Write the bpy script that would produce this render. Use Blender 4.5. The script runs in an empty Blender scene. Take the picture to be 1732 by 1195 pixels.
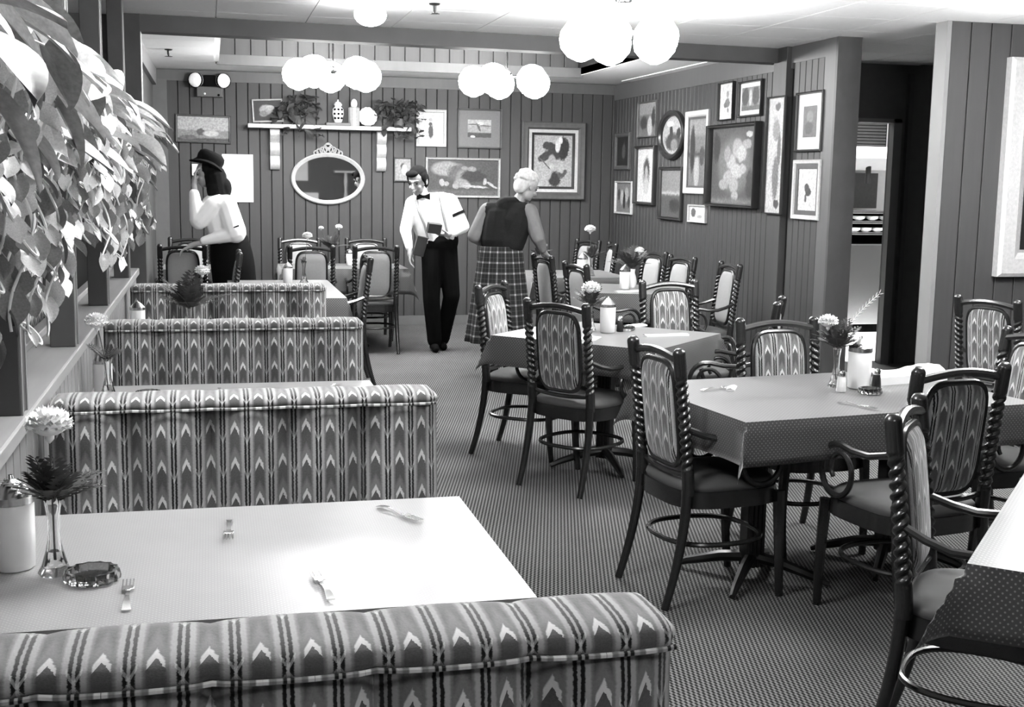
import bpy, math, random
from mathutils import Vector, Matrix
C = bpy.context.scene
COL = C.collection
PI = math.pi
rnd = random.Random(7)

# ------------------------------------------------------------------ camera, world, light, exposure
cam_data = bpy.data.cameras.new('camera'); cam = bpy.data.objects.new('camera', cam_data); COL.objects.link(cam)
cam_data.sensor_width = 36; cam_data.lens = 43.03; cam_data.clip_start = .05; cam_data.clip_end = 60
m = Matrix(((0.97136402, 0.01805266, -0.23690935, 0), (-0.23705442, 0.14093245, -0.96121967, 0), (0.01603564, 0.98985461, 0.14117617, 1.62), (0, 0, 0, 1)))
cam.matrix_world = m
C.camera = cam
w = bpy.data.worlds.new('world'); C.world = w; w.use_nodes = True
w.node_tree.nodes['Background'].inputs[0].default_value = (.9, .9, .9, 1); w.node_tree.nodes['Background'].inputs[1].default_value = .12
C.view_settings.view_transform = 'Standard'; C.view_settings.look = 'None'; C.view_settings.gamma = 1
C.view_settings.use_curve_mapping = False; C.view_settings.exposure = 0.9
GLOBE = 44.0      # emission of the opal lamp glass

XR, YB, ZC = 4.46, 13.4, 2.68   # right wall, back wall, ceiling

# ------------------------------------------------------------------ helpers
def lin(v):
    return v / 12.92 if v <= .04045 else ((v + .055) / 1.055) ** 2.4

class S:                                    # a tiny expression compiler for math nodes
    def __init__(s, nt, sock): s.nt, s.k = nt, sock
    def op(s, o, *a):
        n = s.nt.nodes.new('ShaderNodeMath'); n.operation = o
        for i, v in enumerate((s,) + a):
            if isinstance(v, S): s.nt.links.new(v.k, n.inputs[i])
            else: n.inputs[i].default_value = v
        return S(s.nt, n.outputs[0])
    def __add__(s, o): return s.op('ADD', o)
    __radd__ = __add__
    def __sub__(s, o): return s.op('SUBTRACT', o)
    def __rsub__(s, o): return (s * -1) + o
    def __mul__(s, o): return s.op('MULTIPLY', o)
    __rmul__ = __mul__
    def fr(s): return s.op('FRACT')
    def ab(s): return s.op('ABSOLUTE')
    def sin(s): return s.op('SINE')
    def clamp(s): return s.op('MAXIMUM', 0.0).op('MINIMUM', 1.0)
    def lt(s, e, soft=.02): return ((s * -1 + e) * (1 / soft) + .5).clamp()   # 1 where s<e
    def gt(s, e, soft=.02): return ((s - e) * (1 / soft) + .5).clamp()

def new_mat(name, rough=.6, spec=.5, metal=0.):
    mt = bpy.data.materials.new(name); mt.use_nodes = True; nt = mt.node_tree
    b = nt.nodes['Principled BSDF']; b.inputs['Roughness'].default_value = rough
    b.inputs['Specular IOR Level'].default_value = spec; b.inputs['Metallic'].default_value = metal
    return mt, nt, b

def gray(nt, val, b, inp='Base Color'):
    c = nt.nodes.new('ShaderNodeCombineColor')
    for i in range(3): nt.links.new(val.k, c.inputs[i])
    nt.links.new(c.outputs[0], b.inputs[inp])

def coords(nt, kind='Object'):
    t = nt.nodes.new('ShaderNodeTexCoord'); s = nt.nodes.new('ShaderNodeSeparateXYZ')
    nt.links.new(t.outputs[kind], s.inputs[0])
    return [S(nt, s.outputs[i]) for i in range(3)], t.outputs[kind]

def noise(nt, vec, scale, detail=3, stretch=None):
    if stretch:
        mp = nt.nodes.new('ShaderNodeMapping'); mp.inputs['Scale'].default_value = stretch
        nt.links.new(vec, mp.inputs[0]); vec = mp.outputs[0]
    n = nt.nodes.new('ShaderNodeTexNoise'); n.inputs['Scale'].default_value = scale; n.inputs['Detail'].default_value = detail
    nt.links.new(vec, n.inputs['Vector'])
    return S(nt, n.outputs['Fac'])

def bump(nt, b, val, strength=.3, dist=.005):
    n = nt.nodes.new('ShaderNodeBump'); n.inputs['Strength'].default_value = strength; n.inputs['Distance'].default_value = dist
    nt.links.new(val.k, n.inputs['Height']); nt.links.new(n.outputs[0], b.inputs['Normal'])

def plain(name, v, rough=.6, spec=.5, metal=0., var=.15, scale=12, stretch=None, bmp=0):
    mt, nt, b = new_mat(name, rough, spec, metal); xyz, vec = coords(nt)
    n = noise(nt, vec, scale, 3, stretch)
    gray(nt, (n - .5) * (2 * var * v) + v, b)
    if bmp: bump(nt, b, noise(nt, vec, scale * 4), bmp)
    return mt

def wood(name, v, rough=.4, axis=2, spec=.5, var=.35):
    st = [18, 18, 18]; st[axis] = 1.2
    return plain(name, v, rough, spec, 0, var, 1.6, st)

def emis(name, s, v=1.):
    mt, nt, b = new_mat(name); b.inputs['Base Color'].default_value = (v, v, v, 1)
    b.inputs['Emission Color'].default_value = (1, 1, 1, 1); b.inputs['Emission Strength'].default_value = s
    return mt

def glass(name, v=.9, rough=.05):
    mt, nt, b = new_mat(name, rough); b.inputs['Base Color'].default_value = (v, v, v, 1)
    b.inputs['Transmission Weight'].default_value = 1; b.inputs['IOR'].default_value = 1.45
    return mt

def ikat(name, gain=1., lift=0.):           # flame-stitch upholstery; UV in metres
    mt, nt, b = new_mat(name, .85, .2)
    (u, v, _), _ = coords(nt, 'UV')
    o_vec = coords(nt, 'UV')[1]
    jit = noise(nt, o_vec, 60, 2, (1, 3, 1)) - .5
    U = (u * (1 / .0715) + jit * .06).fr(); V = v * (1 / .108) + jit * .10
    d = (U - .5).ab(); s0 = (d * -1 + .5)
    base = U * 0 + .20
    base = base + s0.gt(.12, .03) * s0.lt(.24, .05) * .16          # light stripe
    base = base - s0.gt(.035, .02) * s0.lt(.115, .03) * .17         # dark twin spindles
    base = base + s0.lt(.03, .02) * .12
    w1 = (V + d * 1.35).fr()
    base = base + w1.lt(.17, .05) * d.lt(.17, .03) * .42           # light arrow heads
    base = base - w1.gt(.45, .2) * d.lt(.2, .05) * .08             # dark lozenges
    w2 = (V + .5 - s0 * 1.8).fr()
    base = base + w2.lt(.12, .05) * s0.lt(.15, .03) * .20          # small downward darts
    n = noise(nt, o_vec, 250, 2)
    base = ((base + (n - .5) * .06 + lift) * 1.35 - .062) * gain
    gray(nt, base.clamp(), b)
    bump(nt, b, n, .25, .002)
    b.inputs['Sheen Weight'].default_value = .3; b.inputs['Sheen Roughness'].default_value = .5
    return mt

def dotted(name, v0, v1, rough, spec, p=.017):                     # cloth sprigged with tiny light dots; UV in metres
    mt, nt, b = new_mat(name, rough, spec)
    (u, v, _), vec = coords(nt, 'UV')
    a = ((u + v) * (1 / p)).fr() - .5; c = ((u - v) * (1 / p)).fr() - .5
    r = (a * a + c * c)
    dot = r.lt(.035, .04)
    n = noise(nt, vec, 9, 3)
    gray(nt, (dot * (v1 - v0) + v0) + (n - .5) * (v0 * .25), b)
    return mt

MAT = {}
def mk():
    M = MAT
    # carpet
    mt, nt, b = new_mat('carpet', .95, .1); (x, y, z), vec = coords(nt)
    f = ((x + y * .12) * (2 * PI / .0175)).sin() * ((y - x * .12) * (PI / .021)).sin()
    g = noise(nt, vec, 1.3, 3)
    gray(nt, f.gt(.05, .8) * .17 + .009 + (g - .5) * .05, b); bump(nt, b, f, .4, .004); M['carpet'] = mt
    M['ceil'] = plain('ceiling_white', .80, .9, .2, var=.06, scale=30)
    M['plank'] = plain('painted_plank', .044, .55, .4, var=.22, scale=1.6, stretch=(16, 16, 1.0))
    M['gap'] = plain('plank_gap', .02, .9, .1)
    M['trim'] = plain('trim_paint', .085, .5, .4, var=.12, scale=2, stretch=(10, 10, 1))
    M['trim_light'] = plain('trim_paint_light', .19, .5, .4, var=.1, scale=3)
    M['post'] = plain('post_paint', .048, .5, .4, var=.35, scale=3, stretch=(3, 3, 2))
    M['beam'] = plain('beam_paint', .065, .6, .3, var=.2, scale=5)
    M['cap'] = plain('ledge_wood', .26, .45, .4, var=.2, scale=2, stretch=(14, 1, 14))
    M['halfwall'] = plain('halfwall_wood', .20, .5, .4, var=.4, scale=3, stretch=(14, 14, 1.0))
    M['dark'] = plain('hall_dark', .11, .6, .3)
    M['boxdark'] = plain('dark_box', .028, .5, .4)
    M['darkdoor'] = wood('dark_door', .08, .4)
    M['fabric'] = ikat('flame_stitch_fabric', .60)
    M['fabric_chair'] = ikat('flame_stitch_chair_fabric', 0.66, .0)
    M['plainfab'] = plain('plain_chair_fabric', .28, .9, .2, var=.08, scale=60)
    M['seat'] = plain('seat_fabric', .05, .7, .5, var=.2, scale=9)
    M['bent'] = wood('bentwood_dark', .014, .25, 2, .6)
    M['cloth'] = dotted('sprigged_tablecloth', .045, .20, .36, .6)
    M['top'] = dotted('sprigged_table_top', .20, .33, .34, .6, .013)
    for k_ in ('cloth', 'top'):
        pb = M[k_].node_tree.nodes['Principled BSDF']; pb.inputs['Sheen Weight'].default_value = .5; pb.inputs['Sheen Roughness'].default_value = .35
    M['metal'] = plain('black_iron', .03, .3, .5, .6)
    M['steel'] = plain('steel', .6, .25, .5, 1., var=.05)
    M['silver'] = plain('silver_cutlery', .8, .2, .5, 1., var=.04)
    M['white'] = plain('white_china', .82, .3, .5, var=.03)
    M['paper'] = plain('white_paper', .85, .8, .3, var=.05)
    M['petal'] = plain('carnation_petal', .9, .8, .3, var=.04)
    M['leaf'] = plain('leaf_gloss', .22, .35, .5, var=.55, scale=14)
    M['leafpale'] = plain('leaf_pale', .72, .4, .5, var=.4, scale=18)
    M['leafdark'] = plain('leaf_dark', .05, .5, .4, var=.5, scale=14)
    M['vine'] = plain('vine_stem', .65, .6, .3)
    M['fern'] = plain('fern_green', .06, .7, .3, var=.4)
    M['glass'] = glass('clear_glass'); M['glassd'] = glass('smoked_glass', .35)
    M['chrome'] = plain('chrome', .8, .12, .5, 1., var=.02)
    M['globe'] = emis('opal_globe_lit', GLOBE)
    M['spot'] = plain('lamp_lens', .85, .3, .6, var=.2, scale=40)
    M['skin'] = plain('skin', .30, .5, .4, var=.05)
    M['hairdark'] = plain('dark_hair', .006, .95, .1, var=.5, scale=60, stretch=(1, 1, 8))
    M['hairwhite'] = plain('white_hair', .55, .9, .2, var=.25, scale=45, bmp=.8)
    M['shirt'] = plain('white_shirt', .85, .8, .2, var=.04)
    M['black'] = plain('black_cloth', .004, .9, .08, var=.3)
    M['vest'] = plain('dark_knit_vest', .013, .95, .1, var=.4, scale=120)
    M['sleeve'] = plain('grey_sleeve', .17, .9, .2, var=.15, scale=30)
    M['susp'] = plain('suspender', .25, .8, .2)
    M['mirror'] = plain('mirror_silver', .85, .02, .5, 1., var=.0)
    M['gilt'] = plain('carved_frame', .32, .45, .5, .2, var=.4, scale=60, bmp=.5)
    M['giltlight'] = plain('pale_frame', .45, .5, .5, .1, var=.25, scale=50, bmp=.4)
    M['framegrey'] = plain('grey_frame', .07, .4, .5, 0, var=.3, scale=30)
    M['frameblack'] = plain('black_frame', .018, .3, .5)
    M['pot'] = plain('clay_pot', .12, .8, .2)
    # plaid skirt
    mt, nt, b = new_mat('plaid_wool', .9, .2); (u, v, _), vec = coords(nt, 'UV')
    def st(q, per, wd): return ((q * (1 / per)).fr() - .5).ab().lt(wd, .03)
    a = st(u, .075, .09); c = st(v, .085, .09); a2 = st(u + .0375, .075, .03); c2 = st(v + .04, .085, .03)
    gray(nt, (a + c) * .06 + a * c * .16 + (a2 + c2) * .02 + .014, b); M['plaid'] = mt
    # lattice lace
    mt, nt, b = new_mat('lattice_fabric', .9, .2); (u, v, _), vec = coords(nt, 'UV')
    a = ((u * 1.6 + v) * (1 / .07)).fr(); c = ((u * 1.6 - v) * (1 / .07)).fr()
    gray(nt, a.lt(.25, .1) * .3 + c.lt(.25, .1) * .3 + .28, b); M['lattice'] = mt
mk()

class MB:
    def __init__(s): s.v = []; s.f = []; s.uv = {}; s.mi = []
    def add(s, vs, fs, uvs=None):
        o = len(s.v); s.v += [tuple(p) for p in vs]
        for f in fs:
            s.f.append(tuple(i + o for i in f))
        if uvs:
            for i, q in enumerate(uvs): s.uv[o + i] = q
        return s
    def box(s, x0, y0, z0, x1, y1, z1):
        return s.add([(x0,y0,z0),(x1,y0,z0),(x1,y1,z0),(x0,y1,z0),(x0,y0,z1),(x1,y0,z1),(x1,y1,z1),(x0,y1,z1)],
                     [(0,3,2,1),(4,5,6,7),(0,1,5,4),(1,2,6,5),(2,3,7,6),(3,0,4,7)])
    def obox(s, c, size, rot):              # box turned by a 3x3 matrix
        o = len(s.v); a, b, d = [q / 2 for q in size]; s.box(-a, -b, -d, a, b, d)
        for i in range(o, len(s.v)): s.v[i] = tuple(rot @ Vector(s.v[i]) + Vector(c))
        return s
    def grid(s, fn, nu, nv, closeu=False, uv=None):
        vs = []; uvs = []
        for j in range(nv + 1):
            for i in range(nu if closeu else nu + 1):
                a, b = i / nu, j / nv; vs.append(fn(a, b)); uvs.append(uv(a, b) if uv else (a, b))
        n = nu if closeu else nu + 1; fs = []
        for j in range(nv):
            for i in range(nu):
                i2 = (i + 1) % n if closeu else i + 1
                fs.append((j*n+i, j*n+i2, (j+1)*n+i2, (j+1)*n+i))
        return s.add(vs, fs, uvs)
    def tube(s, pts, r, n=8, cap=True, closed=False, prof=None):
        P = [Vector(p) for p in pts]; N = len(P); R = r if isinstance(r, (list, tuple)) else [r] * N
        rings = []; up = None; vs = []
        for i in range(N):
            if closed: t = P[(i + 1) % N] - P[i - 1]
            else: t = P[min(i + 1, N - 1)] - P[max(i - 1, 0)]
            t.normalize()
            if up is None:
                up = Vector((0, 0, 1)) if abs(t.z) < .9 else Vector((1, 0, 0))
            up = (up - t * up.dot(t)); up.normalize(); sd = t.cross(up)
            for k in range(n):
                a = 2 * PI * k / n; q = R[i] * (prof(a, i) if prof else 1)
                vs.append(P[i] + up * (math.cos(a) * q) + sd * (math.sin(a) * q))
        fs = []
        for i in range(N if closed else N - 1):
            i2 = (i + 1) % N
            for k in range(n):
                k2 = (k + 1) % n; fs.append((i*n+k, i2*n+k, i2*n+k2, i*n+k2))
        if cap and not closed:
            fs.append(tuple(range(n))); fs.append(tuple(range((N-1)*n, N*n))[::-1])
        return s.add(vs, fs)
    def lathe(s, prof, n=16, c=(0, 0, 0), wob=None):
        vs = []; fs = []
        for j, (r, z) in enumerate(prof):
            for k in range(n):
                a = 2 * PI * k / n; q = r * (wob(a, j) if wob else 1)
                vs.append((c[0] + q * math.cos(a), c[1] + q * math.sin(a), c[2] + z))
        for j in range(len(prof) - 1):
            for k in range(n):
                k2 = (k + 1) % n; fs.append((j*n+k, j*n+k2, (j+1)*n+k2, (j+1)*n+k))
        fs.append(tuple(range(n))[::-1]); fs.append(tuple(range((len(prof)-1)*n, len(prof)*n)))
        return s.add(vs, fs)
    def ell(s, c, r, n=14, m_=8, rot=None):
        vs = []; fs = []; c = Vector(c)
        for j in range(m_ + 1):
            t = PI * j / m_
            for k in range(n):
                a = 2 * PI * k / n; p = Vector((r[0]*math.sin(t)*math.cos(a), r[1]*math.sin(t)*math.sin(a), r[2]*math.cos(t)))
                vs.append((rot @ p if rot else p) + c)
        for j in range(m_):
            for k in range(n):
                k2 = (k + 1) % n; fs.append((j*n+k, (j+1)*n+k, (j+1)*n+k2, j*n+k2))
        return s.add(vs, fs)
    def cap(s, a, b, ra, rb, n=12):         # tapered capsule
        a = Vector(a); b = Vector(b); L = (b - a).length or 1e-4; t = (b - a) / L
        pts = []; R = []
        for q in (-1, -.85, -.5, 0): pts.append(a + t * q * ra); R.append(max(ra * math.sqrt(max(0, 1 - q*q)), ra * .05))
        for q in (0, .5, .85, 1): pts.append(b + t * q * rb); R.append(max(rb * math.sqrt(max(0, 1 - q*q)), rb * .05))
        return s.tube(pts, R, n)
    def prism(s, poly, fn):                 # extrude 2-d outline; fn(x, y, k) -> 3-d, k in 0, 1
        n = len(poly); vs = [fn(x, y, 0) for x, y in poly] + [fn(x, y, 1) for x, y in poly]
        fs = [tuple(range(n))[::-1], tuple(range(n, 2*n))] + [(i, (i+1) % n, n + (i+1) % n, n + i) for i in range(n)]
        return s.add(vs, fs)
    def build(s, name, mat, parent=None, smooth=True, angle=40, bevel=0):
        me = bpy.data.meshes.new(name); me.from_pydata(s.v, [], s.f)
        if s.uv:
            L = me.uv_layers.new(name='UVMap')
            for lp in me.loops: L.data[lp.index].uv = s.uv.get(lp.vertex_index, (0, 0))
        me.materials.append(MAT[mat] if isinstance(mat, str) else mat)
        me.validate()
        if smooth:
            me.shade_smooth(); me.set_sharp_from_angle(angle=math.radians(angle))
        o = bpy.data.objects.new(name, me); COL.objects.link(o)
        if parent: o.parent = parent
        if bevel:
            b = o.modifiers.new('bevel', 'BEVEL'); b.width = bevel; b.segments = 2; b.limit_method = 'ANGLE'
        return o

def thing(name, label, cat, loc=(0, 0, 0), rz=0, group=None):
    o = bpy.data.objects.new(name, None); COL.objects.link(o); o.empty_display_size = .1
    o.location = loc; o.rotation_euler = (0, 0, rz); return tag(o, label, cat, group)
def tag(o, label, cat, group=None, kind=None):
    if label: o['label'] = label
    if cat: o['category'] = cat
    if group: o['group'] = group
    if kind: o['kind'] = kind
    return o
def struct(o, label=None):
    o['kind'] = 'structure'
    if label: o['label'] = label
    return o
def dup(r, loc=None, rz=None, label=None, group=None, parent=None):
    c = r.copy(); COL.objects.link(c); c.parent = parent
    for ch in [q for q in r.children]: dup(ch, parent=c)
    if loc is not None: c.location = loc
    if rz is not None: c.rotation_euler = (0, 0, rz)
    if label: c['label'] = label
    if group: c['group'] = group
    return c

# ------------------------------------------------------------------ the room
struct(MB().box(-3.2, -3, -.1, 9, YB + .6, 0).build('floor', 'carpet', smooth=False), 'grey woven carpet with a fine basket pattern')
struct(MB().box(-3.2, -3, ZC + .62, 9, YB + .6, ZC + .7).build('ceiling_deck', 'ceil', smooth=False))
ceil = MB()
RX0, RX1, RY0, RY1 = .10, 3.72, 9.86, 12.36       # the raised bay
for a in ((-3.2, -3, 9, RY0), (-3.2, RY1, 9, YB + .6), (-3.2, RY0, RX0, RY1), (RX1, RY0, 9, RY1)):
    ceil.box(a[0], a[1], ZC + .006, a[2], a[3], ZC + .08)
ceil = struct(ceil.build('ceiling', 'ceil', smooth=False), 'white tiled ceiling with a raised bay at the far end')
tile = None; T = .61
for i in range(12):
    for j in range(24):
        x0, y0 = -.55 + (i - 1) * T, -1.2 + j * T
        x1, y1 = x0 + T - .006, y0 + T - .006
        if y1 > YB or (x0 < RX1 and x1 > RX0 and y0 < RY1 and y1 > RY0) or (x1 < -.3 and y0 > 4): continue
        if tile is None:
            tile = MB().box(0, 0, 0, T - .006, T - .006, .008).build('ceiling_tile', 'ceil', ceil, smooth=False)
            o = tile
        else:
            o = tile.copy(); COL.objects.link(o); o.parent = ceil
        o.location = (x0, y0, ZC - .002)
# raised bay sides with planks
bay = MB().box(RX0 - .03, RY1, ZC - .01, RX1 + .03, RY1 + .04, ZC + .6).box(RX0 - .03, RY0 - .04, ZC + .01, RX1 + .03, RY0, ZC + .6)
bay.box(RX0 - .04, RY0, ZC + .01, RX0, RY1, ZC + .6).box(RX1, RY0, ZC + .01, RX1 + .04, RY1, ZC + .6)
bay = struct(bay.build('trim_1', 'gap', smooth=False), 'plank-lined side of the raised ceiling bay')
def plank_mesh(wd, z0, z1, th=.012):
    b = MB(); c = .004
    b.prism([(0, 0), (wd, 0), (wd, -th + c), (wd - c, -th), (c, -th), (0, -th + c)], lambda x, y, k: (x, y, z1 if k else z0))
    return b
def planks(parent, p0, rz, length, pitch, z0, z1, mat='plank', th=.012, first=None):
    n = int(length / pitch + .001); base = plank_mesh(pitch - .007, z0, z1, th).build('plank', mat, parent, smooth=False)
    dx, dy = math.cos(rz), math.sin(rz)
    for i in range(n + 1):
        if i == n:
            rest = length - n * pitch
            if rest < .03: break
            o = plank_mesh(rest - .007, z0, z1, th).build('plank', mat, parent, smooth=False)
        else:
            o = base if i == 0 else base.copy()
            if i: COL.objects.link(o); o.parent = parent
        o.location = (p0[0] + dx * (i * pitch + .0035), p0[1] + dy * (i * pitch + .0035), 0); o.rotation_euler = (0, 0, rz)
planks(bay, (RX0, RY1), 0, RX1 - RX0, .15, ZC + .06, ZC + .6, 'plank')
MB().box(RX0 - .02, RY1 - .03, ZC - .02, RX1 + .02, RY1 + .012, ZC + .075).build('bay_rim', 'trim', bay, smooth=False)
# back wall
wb = struct(MB().box(-3.2, YB, 0, 9, YB + .1, ZC + .1).build('wall_back', 'gap', smooth=False), 'back wall of painted vertical planks')
planks(wb, (-.55, YB), 0, XR + .55, .1185, .09, ZC - .10)
struct(MB().box(-.55, YB - .03, ZC - .11, XR, YB, ZC).build('trim_2', 'trim', smooth=False))
struct(MB().box(-.55, YB - .022, 0, XR, YB, .10).build('baseboard_back', 'dark', smooth=False))
# right wall
wr = struct(MB().box(XR, 8.30, 0, XR + .08, YB, ZC + .1).build('wall_right', 'gap', smooth=False), 'right wall of narrow painted planks hung with pictures')
planks(wr, (XR, YB - .02), -PI/2, YB - 9.27, .098, .09, ZC - .16)
planks(wr, (XR, 8.98), -PI/2, .52, .098, .09, ZC - .13)
struct(MB().box(XR - .02, 9.0, ZC - .17, XR, YB, ZC).build('trim_3', 'trim', smooth=False))
struct(MB().box(XR - .02, 8.30, ZC - .13, XR, 9.0, ZC).build('trim_4', 'trim', smooth=False))
struct(MB().box(XR - .022, 8.31, 0, XR, YB, .10).build('baseboard_right', 'dark', smooth=False))
p = MB().box(XR - .06, 9.02, 0, XR, 9.25, ZC)
struct(p.build('wall_pilaster', 'plank', smooth=False, bevel=.004), 'square painted pilaster on the right wall under the beam')
struct(MB().box(XR - .025, 8.30, 0, XR, 8.46, ZC).build('trim_5', 'trim', smooth=False))
struct(MB().box(XR - .025, 8.27, 0, XR + .165, 8.30, ZC + .02).build('wall_end', 'post', smooth=False), 'end face of the right wall at the passage')
struct(MB().box(XR + .08, 8.30, 0, XR + .165, 10.0, ZC + .02).build('wall_passage', 'dark', smooth=False))
# the beam
bm = MB()
bm.prism([(-.55, 8.82), (4.46, 9.18), (4.46, 9.36), (-.55, 9.00)], lambda x, y, k: (x, y, ZC - .115 if k == 0 else ZC + .004))
struct(bm.build('ceiling_beam', 'beam', smooth=False), 'long dark ceiling beam crossing the room')
struct(MB().tube([(.0, 9.8, ZC - .02), (3.9, 9.8, ZC - .02)], .014, 8).build('trim_6', 'frameblack'), 'thin dark rail along the near rim of the ceiling bay')
# partition column wall and its planks
wp = struct(MB().box(4.68, 7.26, 0, 9, 7.38, ZC + .02).build('wall_partition', 'gap', smooth=False), 'plank partition wall facing the dining room')
planks(wp, (4.685, 7.26), 0, 4.2, .150, .09, ZC - .0)
struct(MB().box(4.655, 7.243, 0, 4.685, 7.38, ZC + .01).build('trim_7', 'trim_light', smooth=False), 'pale corner trim on the partition wall')
# hall behind
wh = MB().box(4.625, 10.0, 0, 5.2, 10.06, ZC + .02).box(5.2, 10.0, 2.165, 5.93, 10.06, ZC + .02).box(5.93, 10.0, 0, 9, 10.06, ZC + .02)
struct(wh.build('wall_hall', 'dark', smooth=False), 'dark wall of the service passage')
struct(MB().box(5.91, 9.93, 0, 5.99, 10.0, 2.2).box(5.10, 9.93, 2.165, 5.99, 9.999, 2.2).build('door_1', 'trim_light', smooth=False), 'pale jamb of the open kitchen doorway')
struct(MB().box(6.30, 7.38, 0, 6.36, 10.0, ZC + .02).build('wall_hall_side', 'dark', smooth=False))
dr = struct(MB().box(6.24, 8.9, 0, 6.30, 9.75, 2.1).build('door_2', 'darkdoor', smooth=False, bevel=.004), 'dark panelled door in the passage')
for z0, z1 in ((.15, .95), (1.1, 1.95)):
    MB().box(6.225, 9.0, z0, 6.245, 9.65, z1).build('panel', 'darkdoor', dr, smooth=False, bevel=.01)
struct(MB().box(6.22, 9.75, 0, 6.30, 9.83, 2.2).box(6.22, 8.82, 0, 6.30, 8.9, 2.2).build('trim_8', 'trim', smooth=False))
struct(MB().box(6.06, 9.95, 0, 6.10, 10.0, 2.6).build('trim_9', 'trim', smooth=False))
# kitchen
struct(MB().box(4.7, 12.9, 0, 9, 13.0, ZC).box(8.9, 10, 0, 9, 13, ZC).build('wall_kitchen', 'ceil', smooth=False), 'white kitchen wall')
struct(MB().box(4.7, 10.06, .0, 8.9, 12.9, .012).build('floor_kitchen', 'paper', smooth=False), 'pale kitchen floor')
# left side: far wall, half wall, ledge, posts
wl = struct(MB().box(-.66, 9.0, 0, -.56, YB, ZC + .02).build('wall_left', 'trim', smooth=False), 'plain painted left wall beyond the posts')
struct(MB().box(-.57, 8.82, 0, -.44, 9.0, ZC).build('wall_left_pier', 'post', smooth=False))
struct(MB().box(-.56, YB - .06, 0, -.42, YB, ZC - .1).build('trim_10', 'dark', smooth=False), 'dark corner trim')
struct(MB().box(-.56, 9.0, ZC - .16, -.52, YB, ZC).build('trim_11', 'trim_light', smooth=False))
hw = struct(MB().box(-.66, -2.9, 0, -.52, 8.82, .925).build('wall_half', 'gap', smooth=False), 'low plank partition under the ledge beside the booths')
planks(hw, (-.52, -2.9), PI/2, 11.7, .115, .0, .925, 'halfwall')
cap = MB().box(-.70, -2.9, .925, -.487, 8.82, .97)
struct(cap.build('trim_12', 'cap', smooth=False, bevel=.006), 'pale wooden ledge capping the half wall')
struct(MB().box(-.70, -2.9, .97, -.655, 8.82, 1.0).build('trim_13', 'trim_light', smooth=False, bevel=.004))
pq = ['wide dark partition post nearest the camera', 'dark partition post second from the camera', 'dark partition post third from the camera', 'dark partition post nearest the far wall']
base = None
for i, y in enumerate((3.44, 4.80, 6.295, 7.965)):
    if base is None:
        base = MB().box(-.592, 0, .97, -.502, .115, ZC + .004).build('partition_post', 'post', smooth=False, bevel=.004)
        MB().box(-.505, .004, .97, -.4985, .022, ZC).build('edge_highlight', 'trim_light', base, smooth=False)  # pale strips imitate the highlights along the post edges
        MB().box(-.505, .085, .97, -.4985, .10, ZC).build('edge_highlight', 'trim_light', base, smooth=False)
        o = base
    else: o = dup(base)
    o.location = (0, y, 0); struct(o, pq[i])
for i, (y0, y1, nm) in enumerate(((3.56, 4.74, 'first'), (4.93, 6.24, 'second'))):
    o = MB().grid(lambda a, b: (-.80 + .01 * math.sin(a * 40), y0 + (y1 - y0) * a, .1 + 1.35 * b), 40, 2, uv=lambda a, b: (a * (y1 - y0), b * 1.35)).build('lattice_screen', 'lattice')
    so = o.modifiers.new('t', 'SOLIDIFY'); so.thickness = .02
    tag(o, 'pale diamond-patterned screen behind the ledge, %s gap between the posts' % nm, 'screen', 'patterned screens beyond the partition')
struct(MB().box(-3.2, -3, 0, -3.1, YB, ZC + .1).build('wall_far_left', 'trim', smooth=False))
struct(MB().box(-3.2, 9.0, 0, -.66, 9.1, ZC + .1).build('wall_left_room', 'trim', smooth=False))
struct(MB().box(-3.2, -3, 0, 9, -2.9, ZC + .1).build('wall_rear', 'trim', smooth=False))
t = struct(MB().box(1.75, -2.9, 1.50, 2.25, -2.86, 2.15).build('mirror_fill_panel', 'paper', smooth=False), 'pale panel added on the rear wall to lighten the mirror reflection')  # pale panel behind the camera, added to lighten the mirror reflection
ws = thing('service_station', 'white service cabinet with a shelf on a turned post, seen only in the mirror', 'cabinet', (2.7, -2.55, 0))
MB().box(-.8, -.3, 0, -.25, .2, 1.22).build('cabinet_body', 'paper', ws, smooth=False); MB().box(.15, -.3, 1.70, .85, .0, 1.74).build('shelf', 'paper', ws, smooth=False)
MB().lathe([(.03, 0), (.05, .4), (.03, .8), (.05, 1.1), (.03, 1.3), (.045, 1.5), (.03, 1.7)], 12, (.42, -.1, 0)).build('post', 'paper', ws)
MB().box(.0, -.3, 0, .35, .2, 1.05).build('side_cabinet', 'trim', ws, smooth=False)
struct(MB().box(7.4, -3, 0, 7.5, 7.26, ZC + .1).build('wall_far_right', 'trim', smooth=False))

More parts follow.
